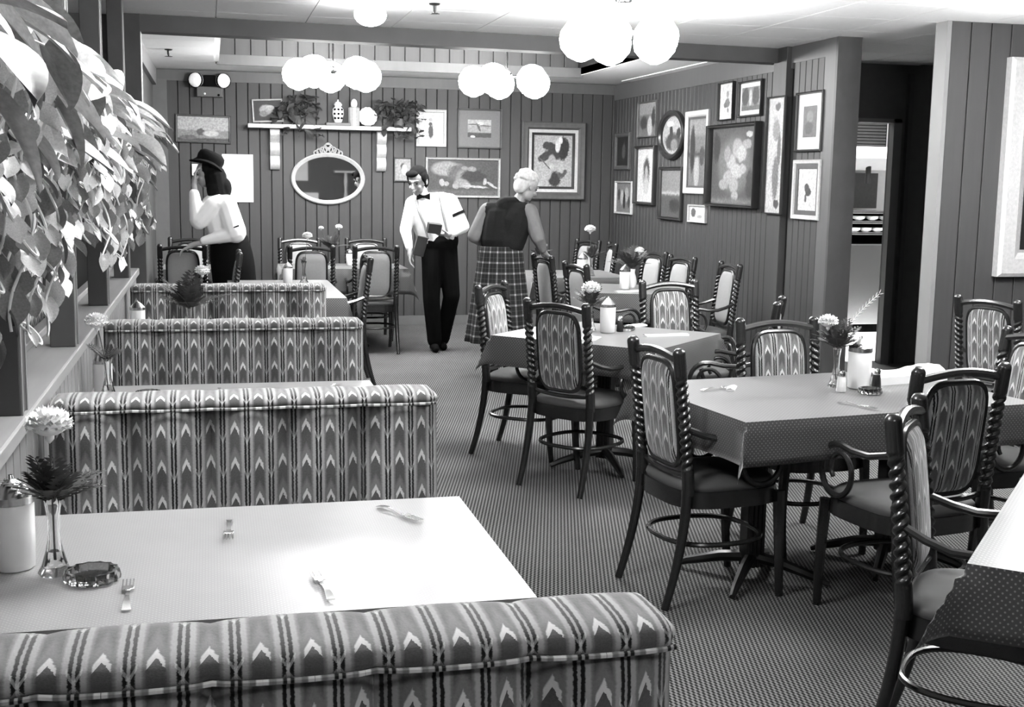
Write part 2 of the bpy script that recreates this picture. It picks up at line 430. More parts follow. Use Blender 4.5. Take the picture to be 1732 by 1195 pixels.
# ------------------------------------------------------------------ booths
BW = 1.165
def make_booth(label):
    t = thing('booth_bench', label, 'booth', group='double-sided booth benches in a row')
    nch = 5; cw = BW / nch; z0, z1 = .44, .925
    for side in (-1, 1):
        for k in range(nch):
            def fn(a, b, k=k, side=side):
                z = z0 + (z1 - z0) * b; bul = (math.sin(PI * a) ** .85) if 0 < a < 1 else 0
                e = min(1, (1 - b) / .06 + .8)
                return (k * cw + a * cw, side * (.040 + .030 * (1 - b) + .062 * bul * e + .004 * math.sin(9 * b + k)), z)
            b_ = MB().grid(fn, 12, 10, uv=lambda a, b, k=k: (k * cw + a * cw, z0 + (z1 - z0) * b))
            b_.build('back_channel', 'fabric', t, angle=80)
    # top roll, swollen over each channel
    N = 60; b_ = MB()
    def fr(a, b):
        x = BW * b; sw = abs(math.sin(PI * (b * nch))) ** .5; e = min(1, min(b, 1 - b) / .02 + .25) ** .5 if b not in (0, 1) else .3
        th = 2 * PI * a; ry, rz = (.085 + .012 * sw) * (.6 + .4 * e), (.022 + .005 * sw) * e
        cs, sn = math.cos(th), math.sin(th)
        return (x, -ry * math.copysign(abs(cs) ** .7, cs), .932 + rz * math.copysign(abs(sn) ** .8, sn))
    b_.grid(fr, 20, N, closeu=True, uv=lambda a, b: (BW * b, .9 + .36 * (a if a <= .5 else 1 - a) + .02))
    b_.add([fr(i / 20, 0) for i in range(20)], [tuple(range(20))], [(0, .9)] * 20); b_.add([fr(i / 20, 1) for i in range(20)], [tuple(range(20))[::-1]], [(BW, .9)] * 20)
    b_.build('top_roll', 'fabric', t, angle=70)
    for side in (-1, 1):
        pts = [(.012 + (BW - .024) * i / 50, side * (.095 + .012 * abs(math.sin(PI * nch * i / 50)) ** .5), .921) for i in range(51)]
        q = MB().tube(pts, .0045, 6); q.uv = {i: (p[0], 0) for i, p in enumerate(q.v)}
        q.build('piping', 'fabric', t)
    g = MB().box(.004, -.040, .30, BW - .004, .040, .92); g.uv = {i: (v[1], v[2]) for i, v in enumerate(g.v)}
    g.build('back_core', 'fabric', t, smooth=False, bevel=.02)
    for side in (-1, 1):
        s0, s1 = (-.55, -.10) if side < 0 else (.10, .55)
        q = MB().box(0, s0, .30, BW, s1, .46); q.uv = {i: (v[0], v[1] + v[2]) for i, v in enumerate(q.v)}
        q.build('seat_cushion', 'fabric', t, smooth=False, bevel=.03)
    MB().box(.02, -.50, .0, BW - .02, .50, .30).build('base', 'bent', t, smooth=False, bevel=.005)
    return t
bl = ['flame-stitch booth bench nearest the camera, seen over its rounded top', 'flame-stitch booth bench behind the first booth table, its full tufted back in view',
      'flame-stitch booth bench third from the camera', 'flame-stitch booth bench farthest away, with a fern in front of it']
b0 = make_booth(bl[0]); b0.location = (-.478, 1.76, 0)
for i, y in enumerate((3.82, 5.77, 7.68)): dup(b0, (-.478, y, 0), 0, bl[i + 1])

# ------------------------------------------------------------------ tables
def pedestal(t, x, y, top, s=.30, rz=0):
    b = MB()
    for q in (-.03, -.01, .01, .03):
        b.box(x + q - .008, y - .038, .05, x + q + .008, y + .038, top)
    b.box(x - .042, y - .030, .05, x + .042, y + .030, top)
    b.build('column', 'metal', t, smooth=False, bevel=.003)
    for k in range(4):
        a = rz + k * PI / 2 + PI / 4; c, d = math.cos(a), math.sin(a)
        MB().tube([(x + c * .02, y + d * .02, .09), (x + c * s * .4, y + d * s * .4, .075), (x + c * s * .85, y + d * s * .85, .035), (x + c * s, y + d * s, .014)], [.026, .024, .018, .012], 8).build('foot', 'metal', t)
def make_btable(label):
    t = thing('booth_table', label, 'table', group='booth tables')
    q = MB()
    q.grid(lambda a, b: (a * 1.13, -.42 + .84 * b, .75), 2, 2, uv=lambda a, b: (a * 1.13, b * .84))
    q.build('table_top', 'top', t, smooth=False)
    MB().box(0, -.42, .722, 1.13, .42, .7495).build('edge', 'trim_light', t, smooth=False)
    pedestal(t, .5, 0, .722); return t
tl = ['booth table nearest the camera, with four forks, an ashtray and a white carnation', 'booth table between the second and third booth benches',
      'booth table between the third and the farthest booth bench']
t0 = make_btable(tl[0]); t0.location = (-.478, 2.81, 0)
for i, y in enumerate((4.79, 6.72)): dup(t0, (-.478, y, 0), 0, tl[i + 1])

def cloth_table(name, label, clabel, cx, cy, W, D, rz, drop=.16, seed=1, ear=.30, ped=1):
    t = thing(name, label, 'table', (cx, cy, 0), rz, 'cloth-covered dining tables')
    MB().box(-W/2, -D/2, .725, W/2, D/2, .752).build('table_top', 'bent', t, smooth=False)
    for k in range(ped): pedestal(t, (k - (ped - 1) / 2) * W * .5, 0, .725, .32)
    r = random.Random(seed); ph = [r.uniform(0, 6) for _ in range(4)]
    def fn(a, b):
        u = (a - .5) * (W + 2 * drop); v = (b - .5) * (D + 2 * drop)
        du = max(0, abs(u) - W/2); dv = max(0, abs(v) - D/2); su = 1 if u > 0 else -1; sv = 1 if v > 0 else -1
        cu = max(-W/2, min(W/2, u)); cv = max(-D/2, min(D/2, v)); z = .758
        if du > 0 and dv > 0:
            rr = math.hypot(du, dv); th = math.atan2(dv, du); o = rr * ear * math.sin(2 * th)
            cx_ = math.cos(th); cy_ = math.sin(th)
            return (cu + su * (.006 + o * .9), cv + sv * (.006 + o * .9), z - rr * math.sqrt(max(.2, 1 - 1.2 * (ear * math.sin(2 * th)) ** 2)))
        if du > 0:
            wv = .012 * math.sin(v * 9 + ph[0]) * du / drop
            return (cu + su * (.006 + du * .06 + wv), cv, z - du)
        if dv > 0:
            wv = .012 * math.sin(u * 8 + ph[1]) * dv / drop
            return (cu, cv + sv * (.006 + dv * .06 + wv), z - dv)
        return (cu, cv, z)
    def axis(L):
        e = drop / (L + 2 * drop); a = [e * i / 6 for i in range(7)]; n = 14
        return a + [e + (1 - 2 * e) * i / n for i in range(1, n)] + [1 - e + e * i / 6 for i in range(7)]
    ax, ay = axis(W), axis(D); nx, ny = len(ax), len(ay)
    q = MB(); vs = [fn(a, b) for b in ay for a in ax]
    uv = [((a - .5) * (W + 2 * drop), (b - .5) * (D + 2 * drop)) for b in ay for a in ax]
    q.add(vs, [(j*nx+i, j*nx+i+1, (j+1)*nx+i+1, (j+1)*nx+i) for j in range(ny-1) for i in range(nx-1)], uv)
    o = q.build('tablecloth', 'cloth', angle=50); o.location = (cx, cy, 0); o.rotation_euler = (0, 0, rz)
    so = o.modifiers.new('t', 'SOLIDIFY'); so.thickness = .003; so.offset = 1
    tag(o, clabel, 'tablecloth', 'dotted tablecloths')
    return t
R8 = math.radians(7.5)
cloth_table('dining_table', 'square dining table in the middle of the room, turned cornerwise', 'dark dotted cloth on the cornerwise table in the middle of the room', 2.165, 6.535, 1.0, .88, math.radians(-45), seed=3)
cloth_table('dining_table', 'long dining table at right with a fern vase and cream jar', 'dark dotted cloth on the long table at right, its corner hanging in a fold', 1.871 + .68 * math.cos(R8) - .45 * math.sin(R8), 4.03 + .68 * math.sin(R8) + .45 * math.cos(R8), 1.36, .90, R8, seed=4, ped=2)
a3 = math.radians(47); c3, s3 = math.cos(a3), math.sin(a3)
cloth_table('dining_table', 'dining table at the lower right edge of the view', 'dark dotted cloth with a big hanging corner at the lower right edge', 1.685 + .55 * c3 + .42 * s3, 2.40 + .55 * s3 - .42 * c3, 1.1, .84, a3, drop=.17, seed=5, ear=.42)
cloth_table('dining_table', 'dining table just beyond the farthest booth bench', 'light-catching dotted cloth on the table just beyond the farthest booth', .53, 9.5, .80, 1.55, 0, drop=.22, seed=6)
cloth_table('dining_table', 'dining table near the back wall beside the waiter', 'dotted cloth on the table beside the waiter', 1.22, 11.85, 1.18, .70, 0, drop=.24, seed=7)
cloth_table('dining_table', 'near dining table by the picture wall', 'dotted cloth on the near table by the picture wall', 3.22, 9.32, .86, .86, math.radians(-20), drop=.22, seed=8)
cloth_table('dining_table', 'far dining table in the corner under the picture wall', 'dotted cloth on the far corner table', 3.2, 10.85, .9, .9, 0, drop=.2, seed=9)
cloth_table('dining_table', 'dining table by the left wall in front of the woman in the hat', 'dotted cloth on the table in front of the woman in the hat', -.14, 11.8, .6, .66, 0, drop=.15, seed=10)

# ------------------------------------------------------------------ chairs
def rrect(hw, hh, k, n=32, e=3.2):          # superellipse outline
    out = []
    for i in range(n):
        a = 2 * PI * i / n; c, s = math.cos(a), math.sin(a)
        out.append((hw * math.copysign(abs(c) ** (2 / e), c), hh * math.copysign(abs(s) ** (2 / e), s)))
    return out
def make_chair(fab):
    t = thing('dining_chair', 'x', 'chair')
    XP = .192
    def lean(z): return -.13 * max(0, z - .46) ** 1.2
    for s in (-1, 1):
        pts = []; R = []
        N = 150
        for i in range(N + 1):
            z = .44 + .565 * i / N; pts.append((s * XP, lean(z), z))
            R.append(.0245 if z < .985 else .0245 - .012 * ((z - .985) / .02) ** 2)
        def prof(a, i, s=s):
            z = .44 + .565 * i / N
            am = 0 if z < .53 else min(1, (z - .53) / .03) * max(0, min(1, (.90 - z) / .03))
            return 1 - am * .36 * (.5 + .5 * math.cos(2 * a - s * z * 2 * PI / .031)) ** 1.3
        MB().tube(pts, R, 20, prof=prof).build('back_post', 'bent', t, angle=60)
        pts = []; R = []
        for i in range(9):
            q = i / 8; z = .46 * (1 - q); pts.append((s * (XP + .012 * q), -.005 - .085 * q ** 1.8, z)); R.append(.0215 - .006 * q)
        MB().tube(pts, R, 10).build('leg', 'bent', t)
        pts = []; R = []
        for i in range(9):
            q = i / 8; z = .43 * (1 - q); pts.append((s * (.195 + .010 * math.sin(q * 3)), .40 + .022 * q ** 2, z)); R.append(.024 - .008 * q)
        MB().tube(pts, R, 8).build('leg', 'bent', t)
    # seat frame and cushion
    o = rrect(.225, .235, 0, 36, 3.4); sy = .20
    f = MB(); f.grid(lambda a, b: (lambda p, z: (p[0] * (1 - .02 * b), p[1] + sy, z))(o[int(a * 36 + .5) % 36], .385 + .065 * b), 36, 1, closeu=True)
    f.add([(p[0], p[1] + sy, .385) for p in o], [tuple(range(36))[::-1]]); f.add([(p[0] * .98, p[1] + sy, .45) for p in o], [tuple(range(36))])
    f.build('seat_frame', 'bent', t, angle=50)
    q = MB()
    lv = [(1.0, .449), (1.02, .46), (1.0, .474), (.93, .486), (.75, .496), (.4, .502), (.02, .504)]
    q.grid(lambda a, b: (lambda p, l: (p[0] * .96 * l[0], p[1] * .95 * l[0] + sy, l[1]))(o[int(a * 36 + .5) % 36], lv[int(b * 6 + .5)]), 36, 6, closeu=True)
    q.build('seat', 'seat', t, angle=70)
    # bentwood stretcher hoop
    pts = [(p[0] * .90, p[1] * .93 + .185, .235) for p in rrect(.225, .225, 0, 32, 2.6)]
    MB().tube(pts, .0105, 8, closed=True).build('stretcher', 'bent', t)
    # padded back panel in its hoop
    zc, hh, hw = .735, .205, .135
    P = rrect(hw, hh, 0, 40, 4.6)
    bf = MB().tube([(x, lean(zc + z) + .004, zc + z) for x, z in P], .0125, 8, closed=True); bf = bf.build('back_frame', 'bent', t)
    for s in (1, -1):
        q = MB(); lv = [(1.0, 0), (.97, .010), (.88, .020), (.6, .027), (.02, .029)]
        def g(a, b, s=s):
            p = P[int(a * 40 + .5) % 40]; l = lv[int(b * 4 + .5)]; x, z = p[0] * l[0] * .985, p[1] * l[0] * .985
            return (x, lean(zc + z) + .004 + s * l[1], zc + z)
        q.grid(g, 40, 4, closeu=True); q.uv = {i: (v[0] + .036, v[2]) for i, v in enumerate(q.v)}
        q.build('back_panel', fab, bf, angle=80)
    # crest rail and lower rail, curved
    for nm, z, up, r in (('crest_rail', .952, .026, .0155), ('lower_rail', .515, -.012, .011)):
        pts = [(XP * (2 * i / 12 - 1), lean(z) + .006 - .012 * math.sin(PI * i / 12), z + up * math.sin(PI * i / 12)) for i in range(13)]
        MB().tube(pts, r, 8).build(nm, 'bent', t)
    # scroll arms
    for s in (-1, 1):
        pts = [(s * XP, lean(.70), .70), (s * .215, .05, .672), (s * .232, .12, .655), (s * .24, .20, .657), (s * .24, .27, .668)]
        cy, cz = .285, .565; R0 = .103
        for i in range(1, 34):
            q = i / 33; a = PI / 2 - q * 2 * PI * 1.35; rr = R0 * (1 - .52 * max(0, q - .25) / .75)
            pts.append((s * (.24 - .012 * q), cy + .0 + rr * math.cos(a) * .92, cz + rr * math.sin(a)))
        MB().tube(pts, [.013] * 5 + [.013 - .004 * i / 33 for i in range(1, 34)], 8).build('arm', 'bent', t)
    return t
cp = make_chair('fabric_chair'); cq = make_chair('plainfab')
G1 = 'scroll-arm chairs in flame-stitch fabric'; G2 = 'scroll-arm chairs in plain pale fabric'
def chair(first, src, x, y, deg, label, group):
    o = src if first else dup(src)
    o.location = (x, y, 0); o.rotation_euler = (0, 0, math.radians(deg - 90)); o['label'] = label; o['group'] = group
L = [(1.72, 4.43, 7, 'flame-stitch scroll-arm chair at the left end of the long right-hand table, seat fully in view'),
     (1.765, 6.07, 36, 'flame-stitch chair with its back to us at the front of the cornerwise middle table'),
     (2.525, 3.78, 99, 'flame-stitch scroll-arm chair pushed in at the front of the long right-hand table'),
     (1.965, 3.03, -42, 'nearest chair, seen edge-on with twisted posts, at the lower right table'),
     (1.67, 7.08, -37, 'flame-stitch chair left of the cornerwise middle table, in front of the plaid skirt'),
     (2.82, 7.22, -80, 'flame-stitch chair facing us across the cornerwise middle table'),
     (2.55, 5.13, -86, 'flame-stitch chair facing us across the long right-hand table'),
     (2.92, 6.07, 150, 'flame-stitch chair at the right side of the cornerwise middle table, mostly hidden'),
     (4.30, 6.06, 20, 'flame-stitch chair by the partition wall under the big white frame'),
     (3.42, 4.56, 187, 'flame-stitch chair at the right end of the long table, cut by the picture edge')]
for i, (x, y, a, l) in enumerate(L): chair(i == 0, cp, x, y, a, l, G1)
L = [(1.455, 11.2, 90, 'plain pale chair with its back to us left of the waiter, whole side in view'),
     (.87, 11.15, 90, 'plain grey-backed chair with its back to us, left of the chair beside the waiter'),
     (.86, 12.45, -90, 'plain pale chair facing us behind the small vase table, left one of two'),
     (1.53, 12.45, -90, 'plain pale chair facing us behind the small vase table, right one of two'),
     (-.25, 11.25, 90, 'plain pale chair with its back to us by the left wall'),
     (-.20, 12.42, -90, 'plain pale chair facing us by the left wall, behind the woman\'s hand'),
     (.16, 10.25, 180, 'plain pale chair seen edge-on in front of the dark skirt'),
     (1.13, 9.62, 180, 'plain pale chair seen edge-on at the right side of the table beyond the booths'),
     (2.72, 9.80, 8, 'plain pale chair under the white-haired woman\'s hand'),
     (2.72, 8.85, 8, 'plain pale chair at the left of the near picture-wall table, twisted post in front'),
     (3.80, 12.35, -160, 'plain pale chair farthest back in the right corner'),
     (3.86, 11.75, 172, 'plain pale chair behind the carnation on the far corner table'),
     (3.80, 10.35, 190, 'plain pale chair against the picture wall, farthest of the three at right'),
     (3.79, 9.66, 190, 'plain pale chair against the picture wall, middle of the three at right'),
     (3.86, 8.85, 178, 'plain pale chair against the picture wall, nearest of the three at right')]
for i, (x, y, a, l) in enumerate(L): chair(i == 0, cq, x, y, a, l, G2)

# ------------------------------------------------------------------ things on the tables
def flower(parent, x, y, z, r, seed):
    rr = random.Random(seed); b = MB()
    for ring, (n, el) in enumerate(((10, -.15), (10, .25), (9, .6), (7, .95), (4, 1.3))):
        for k in range(n):
            a = 2 * PI * (k + .5 * ring) / n + rr.uniform(-.12, .12); e0 = el + rr.uniform(-.1, .1); ph = rr.uniform(0, 6)
            def fn(u, v, a=a, e0=e0, ph=ph):
                aa = a + (u - .5) * (1.1 if e0 < .9 else 1.6) * v ** .5; e = e0 - .25 * (1 - v); q = v * (1 + .07 * math.sin(u * 28 + ph)) + .03 * math.sin(u * 17 + ph)
                return (x + r * q * math.cos(e) * math.cos(aa), y + r * q * math.cos(e) * math.sin(aa), z + r * .75 * q * math.sin(e) + r * .10 * math.sin(u * 19 + ph) * v)
            b.grid(fn, 8, 4)
    b.ell((x, y, z - r * .05), (r * .8, r * .8, r * .5), 10, 6); b.lathe([(.001, -r * .9), (r * .2, -r * .7), (r * .24, -r * .2)], 8, (x, y, z))
    return b.build('carnation_head', 'petal', parent, angle=180)
def fern(parent, x, y, z, s, seed, n=9, mat='fern'):
    rr = random.Random(seed); b = MB()
    for k in range(n):
        a = rr.uniform(0, 2 * PI); L_ = s * rr.uniform(.6, 1.1); lf = rr.uniform(.45, 1.45)
        P = [Vector((x + math.cos(a) * L_ * q * math.cos(lf) , y + math.sin(a) * L_ * q * math.cos(lf), z + L_ * q * math.sin(lf) - .25 * L_ * q * q)) for q in [i / 8 for i in range(9)]]
        b.tube(P, .0012, 4, cap=False)
        for i in range(1, 9):
            t = (P[i] - P[i - 1]).normalized(); sd = t.cross(Vector((0, 0, 1))).normalized(); ll = L_ * .26 * math.sin(PI * (.15 + .8 * i / 9))
            for q in (-1, 1):
                e = P[i] + sd * (q * ll) + t * ll * .5; wd = t * .22 * ll
                b.add([P[i], (P[i] + e) / 2 + wd, e, (P[i] + e) / 2 - wd], [(0, 1, 2, 3)])
    return b.build('fern_spray', mat, parent, smooth=False)
def vase_with(name_label, x, y, z=.762, h=.175, fl=((0, 0, .36, .036),), fr=.13, seed=1, kind='bud', frn=12, cat='vase'):
    t = thing('bud_vase', name_label, cat, (x, y, z), group='table vases with white carnations')
    if kind == 'bud':
        pr = [(.034, 0), (.034, .004), (.026, .02), (.018, .05), (.0125, .08), (.012, .12), (.016, .155), (.021, h), (.018, h - .002), (.013, .155), (.0095, .12), (.009, .08), (.012, .05)]
    else:
        pr = [(.036, 0), (.042, .01), (.046, .05), (.04, .09), (.03, .12), (.034, .15), (.031, .15), (.026, .12), (.036, .09), (.041, .05), (.03, .01)]
    wob = (lambda a, j: 1 + .06 * math.cos(8 * a)) if kind == 'bud' else (lambda a, j: 1 + .04 * math.cos(12 * a))
    MB().lathe(pr, 24, wob=wob).build('vase_body', 'glass' if kind == 'bud' else 'white', t, angle=60)
    for (fx, fy, fz, r) in fl:
        MB().tube([(0, 0, .03), (fx * .3, fy * .3, h), (fx, fy, fz)], .002, 5).build('stem', 'fern', t)
        flower(t, fx, fy, fz, r, seed)
    fern(t, 0, 0, h * .9, fr, seed + 5, frn)
    return t
def sugar(label, x, y, s=1., z=.762):
    t = thing('sugar_jar', label, 'jar', (x, y, z), group='cream and sugar jars')
    MB().lathe([(.030*s, 0), (.034*s, .004), (.036*s, .06*s), (.036*s, .115*s), (.032*s, .12*s), (.01*s, .121*s)], 20, wob=lambda a, j: 1 + .02 * math.cos(10 * a)).build('jar_body', 'white', t, angle=50)
    ld = MB().lathe([(.037*s, .117*s), (.037*s, .130*s), (.030*s, .138*s), (.018*s, .15*s), (.006*s, .158*s), (.004*s, .165*s)], 20).build('lid', 'steel', t)
    MB().box(-.004, .01*s, .14*s, .004, .045*s, .145*s).build('spout_flap', 'steel', ld, smooth=False)
    return t
def shaker(label, x, y, fill='white', z=.762):
    t = thing('shaker', label, 'shaker', (x, y, z), group='salt and pepper shakers')
    MB().lathe([(.019, 0), (.021, .004), (.019, .03), (.016, .062), (.014, .066)], 10).build('shaker_body', fill, t, angle=30)
    MB().lathe([(.0165, .064), (.017, .078), (.012, .088), (.003, .091)], 12).build('cap', 'chrome', t)
    return t
def ashtray(label, x, y, r=.055, z=.762):
    t = MB().lathe([(r*.80, 0), (r*.98, .004), (r, .012), (r*.94, .026), (r*.80, .026), (r*.72, .012), (r*.3, .009)], 28, wob=lambda a, j: 1 + .045 * math.cos(14 * a)).build('ashtray', 'glassd', angle=40)
    t.location = (x, y, z); return tag(t, label, 'ashtray', 'round glass ashtrays')
def fork(label, x, y, deg, z=.7515, L_=.185):
    t = thing('fork', label, 'fork', (x, y, z), math.radians(deg), 'forks laid on the tables')
    b = MB(); N = 12
    def w_(q): return .0095 - .0055 * min(1, q * 1.7) if q < .7 else .004
    def zz(q): return .002 + .007 * math.sin(PI * min(1, q * 1.15)) * (1 if q < .87 else .7)
    for i in range(N):
        q0, q1 = i / N, (i + 1) / N; y0, y1 = -L_/2 + q0 * .115, -L_/2 + q1 * .115
        b.add([(-w_(q0), y0, zz(q0)), (w_(q0), y0, zz(q0)), (w_(q1), y1, zz(q1)), (-w_(q1), y1, zz(q1)),
               (-w_(q0), y0, zz(q0)+.002), (w_(q0), y0, zz(q0)+.002), (w_(q1), y1, zz(q1)+.002), (-w_(q1), y1, zz(q1)+.002)],
              [(3,2,1,0), (4,5,6,7), (0,4,7,3), (1,2,6,5), (0,1,5,4), (2,3,7,6)])
    b.build('handle', 'silver', t)
    y0 = -L_/2 + .113
    b = MB().box(-.0125, y0 + .004, .006, .0125, y0 + .026, .0085).box(-.006, y0 - .004, .006, .006, y0 + .006, .0085)
    nk = b.build('neck', 'silver', t, bevel=.001)
    for k in range(4):
        xk = -.0108 + k * .0072
        MB().box(xk - .0016, y0 + .025, .005, xk + .0016, L_/2, .0075).build('tine', 'silver', nk, smooth=False)
    return t
f0 = fork('fork lying nearest the ashtray on the nearest booth table', -.182, 2.555, 2)
for l, x, y, d in (('fork in the middle of the near half of the nearest booth table', .217, 2.54, 6), ('fork pointing toward us at the far side of the nearest booth table', .029, 3.00, 178),
                   ('slanting fork near the far right corner of the nearest booth table', .46, 3.07, 207)):
    dup(f0, (x, y, .7515), math.radians(d), l)
for l, x, y, d in (('fork at the left of the second booth table', .02, 4.98, 180), ('fork at the right of the second booth table', .47, 5.03, 150)):
    dup(f0, (x, y, .7515), math.radians(d), l)
dup(f0, (2.44, 4.25, .7625), math.radians(200), 'fork lying in front of the ashtray on the long right-hand table')
dup(f0, (2.05, 4.70, .7625), math.radians(-70), 'fork on the long right-hand table beside the folded napkin')
vase_with('clear bud vase with one big white carnation on the nearest booth table', -.345, 2.745, .75, fl=((.0, -.01, .335, .048),), fr=.14, seed=2, frn=30)
sugar('tall white sugar jar at the left edge of the nearest booth table', -.437, 2.80, 1.28, .75)
ashtray('round faceted ashtray in front of the vase on the nearest booth table', -.262, 2.675, .058, .7505)
vase_with('bud vase with a white carnation on the second booth table, by the ledge', -.40, 4.93, .75, h=.16, fl=((-.035, 0, .30, .045),), fr=.12, seed=3, frn=8)
sugar('sugar jar behind the carnation vase on the second booth table', -.43, 5.07, 1., .75)
ashtray('ashtray on the second booth table', -.25, 4.92, .05, .7505)
vase_with('feathery fern vase with a small white carnation on the farthest booth table', -.12, 6.70, .75, fl=((.07, 0, .36, .04),), fr=.24, seed=4, frn=42)
sugar('sugar jar at the ledge end of the farthest booth table', -.40, 6.95, 1.1, .75)
sugar('white sugar jar on the table just beyond the booths', .59, 9.95, 1.05)
vase_with('vase with a white carnation on the table just beyond the booths', .72, 9.97, fl=((.03, 0, .38, .04),), fr=.07, seed=5, frn=4)
vase_with('bouquet vase on the table beside the waiter', 1.13, 11.95, fl=((.07, 0, .37, .035), (-.10, 0, .36, .025)), fr=.2, seed=6, frn=26)
sugar('sugar jar on the table beside the waiter', 1.30, 11.9)
vase_with('leafy bouquet in a white jar on the near picture-wall table', 3.30, 9.40, kind='jar', fl=((.06, -.02, .30, .04),), fr=.22, seed=7, frn=36)
sugar('cream jar beside the leafy bouquet on the near picture-wall table', 3.20, 9.26, 1.2)
vase_with('vase with a white carnation on the far corner table', 3.34, 10.6, fl=((-.02, 0, .42, .05),), fr=.16, seed=8, frn=22)
sugar('cream jar beside the carnation on the far corner table', 3.24, 10.55, 1.3)
vase_with('carnation in a vase beyond the white-haired woman', 2.98, 11.1, fl=((-.06, 0, .40, .035),), fr=.16, seed=9, frn=18)
vase_with('vase with a big white carnation on the cornerwise middle table', 2.12, 6.72, fl=((0, 0, .24, .055),), h=.15, fr=.17, seed=10, frn=26)
sugar('big cream jar on the cornerwise middle table', 2.185, 6.60, 1.25)
shaker('dark pepper shaker beside the cream jar on the cornerwise middle table', 2.27, 6.63, 'metal')
ashtray('ashtray on the cornerwise middle table', 2.33, 6.68, .045)
vase_with('tall bud vase with fern and white carnation on the long right-hand table', 2.585, 4.69, fl=((-.05, 0, .28, .042),), h=.18, fr=.16, seed=11, frn=30)
t = thing('fern_frond', 'long pale feathery frond leaning right out of the tall bud vase', 'fern', (2.585, 4.69, .90))
b = MB(); P = [Vector((.17 * q ** 1.5, -.02 * q, .26 * q ** .8)) for q in [i / 16 for i in range(17)]]; b.tube(P, .0015, 4)
for i in range(3, 17):
    for s in (-1, 1):
        tt = (P[i] - P[i-1]).normalized(); e = P[i] + tt * .02 + Vector((.3, 0, -.9)).cross(tt).cross(tt).normalized() * (s * .013)
        b.add([P[i], (P[i] + e) / 2 + tt * .004, e, (P[i] + e) / 2 - tt * .004], [(0, 1, 2, 3)])
b.build('frond', 'leafpale', t, smooth=False)
sugar('tall white cream jar on the long right-hand table', 2.665, 4.64, 1.35)
shaker('white salt shaker in front of the tall bud vase', 2.545, 4.57, 'white')
shaker('dark pepper shaker behind the ashtray on the long right-hand table', 2.725, 4.60, 'metal')
ashtray('dark glass ashtray on the long right-hand table', 2.64, 4.50, .048)
def paper(name, label, x, y, deg, w_, d_, h=.012, z=.7615, mat='paper', cat='napkin'):
    b = MB().grid(lambda a, c: ((a - .5) * w_, (c - .5) * d_, h * .5 + h * .5 * math.sin(a * 7 + c * 3) * (1 - (2*c-1)**2)), 10, 6)
    b.grid(lambda a, c: ((a - .5) * w_, (c - .5) * d_, 0), 2, 2)
    b.prism([(-w_/2, -d_/2), (w_/2, -d_/2), (w_/2, d_/2), (-w_/2, d_/2)], lambda x_, y_, k: (x_, y_, h * .5 * k))
    o = b.build(name, mat); o.location = (x, y, z); o.rotation_euler = (0, 0, math.radians(deg)); return tag(o, label, cat, 'paper napkins and menus')
paper('napkin', 'white napkin crumpled near the left end of the long right-hand table', 2.11, 4.70, 60, .10, .035)
paper('napkin', 'long folded white napkin near the right corner of the cornerwise table', 2.47, 6.42, 5, .26, .06)
paper('napkin', 'folded white napkin at the far side of the cornerwise table', 2.42, 6.86, 30, .20, .08)
paper('napkin', 'folded white napkin on the near picture-wall table', 3.16, 9.05, 10, .22, .06)
paper('newspaper', 'folded newspaper lying behind the chair back on the long right-hand table', 2.96, 4.80, 12, .40, .16, .07, cat='newspaper')
paper('menu', 'white menu card standing at the near left corner of the cornerwise table', 2.0, 6.35, -30, .10, .16, .006, cat='menu')
paper('napkin', 'folded white napkin on the table beyond the booths', .52, 9.2, 10, .2, .06)

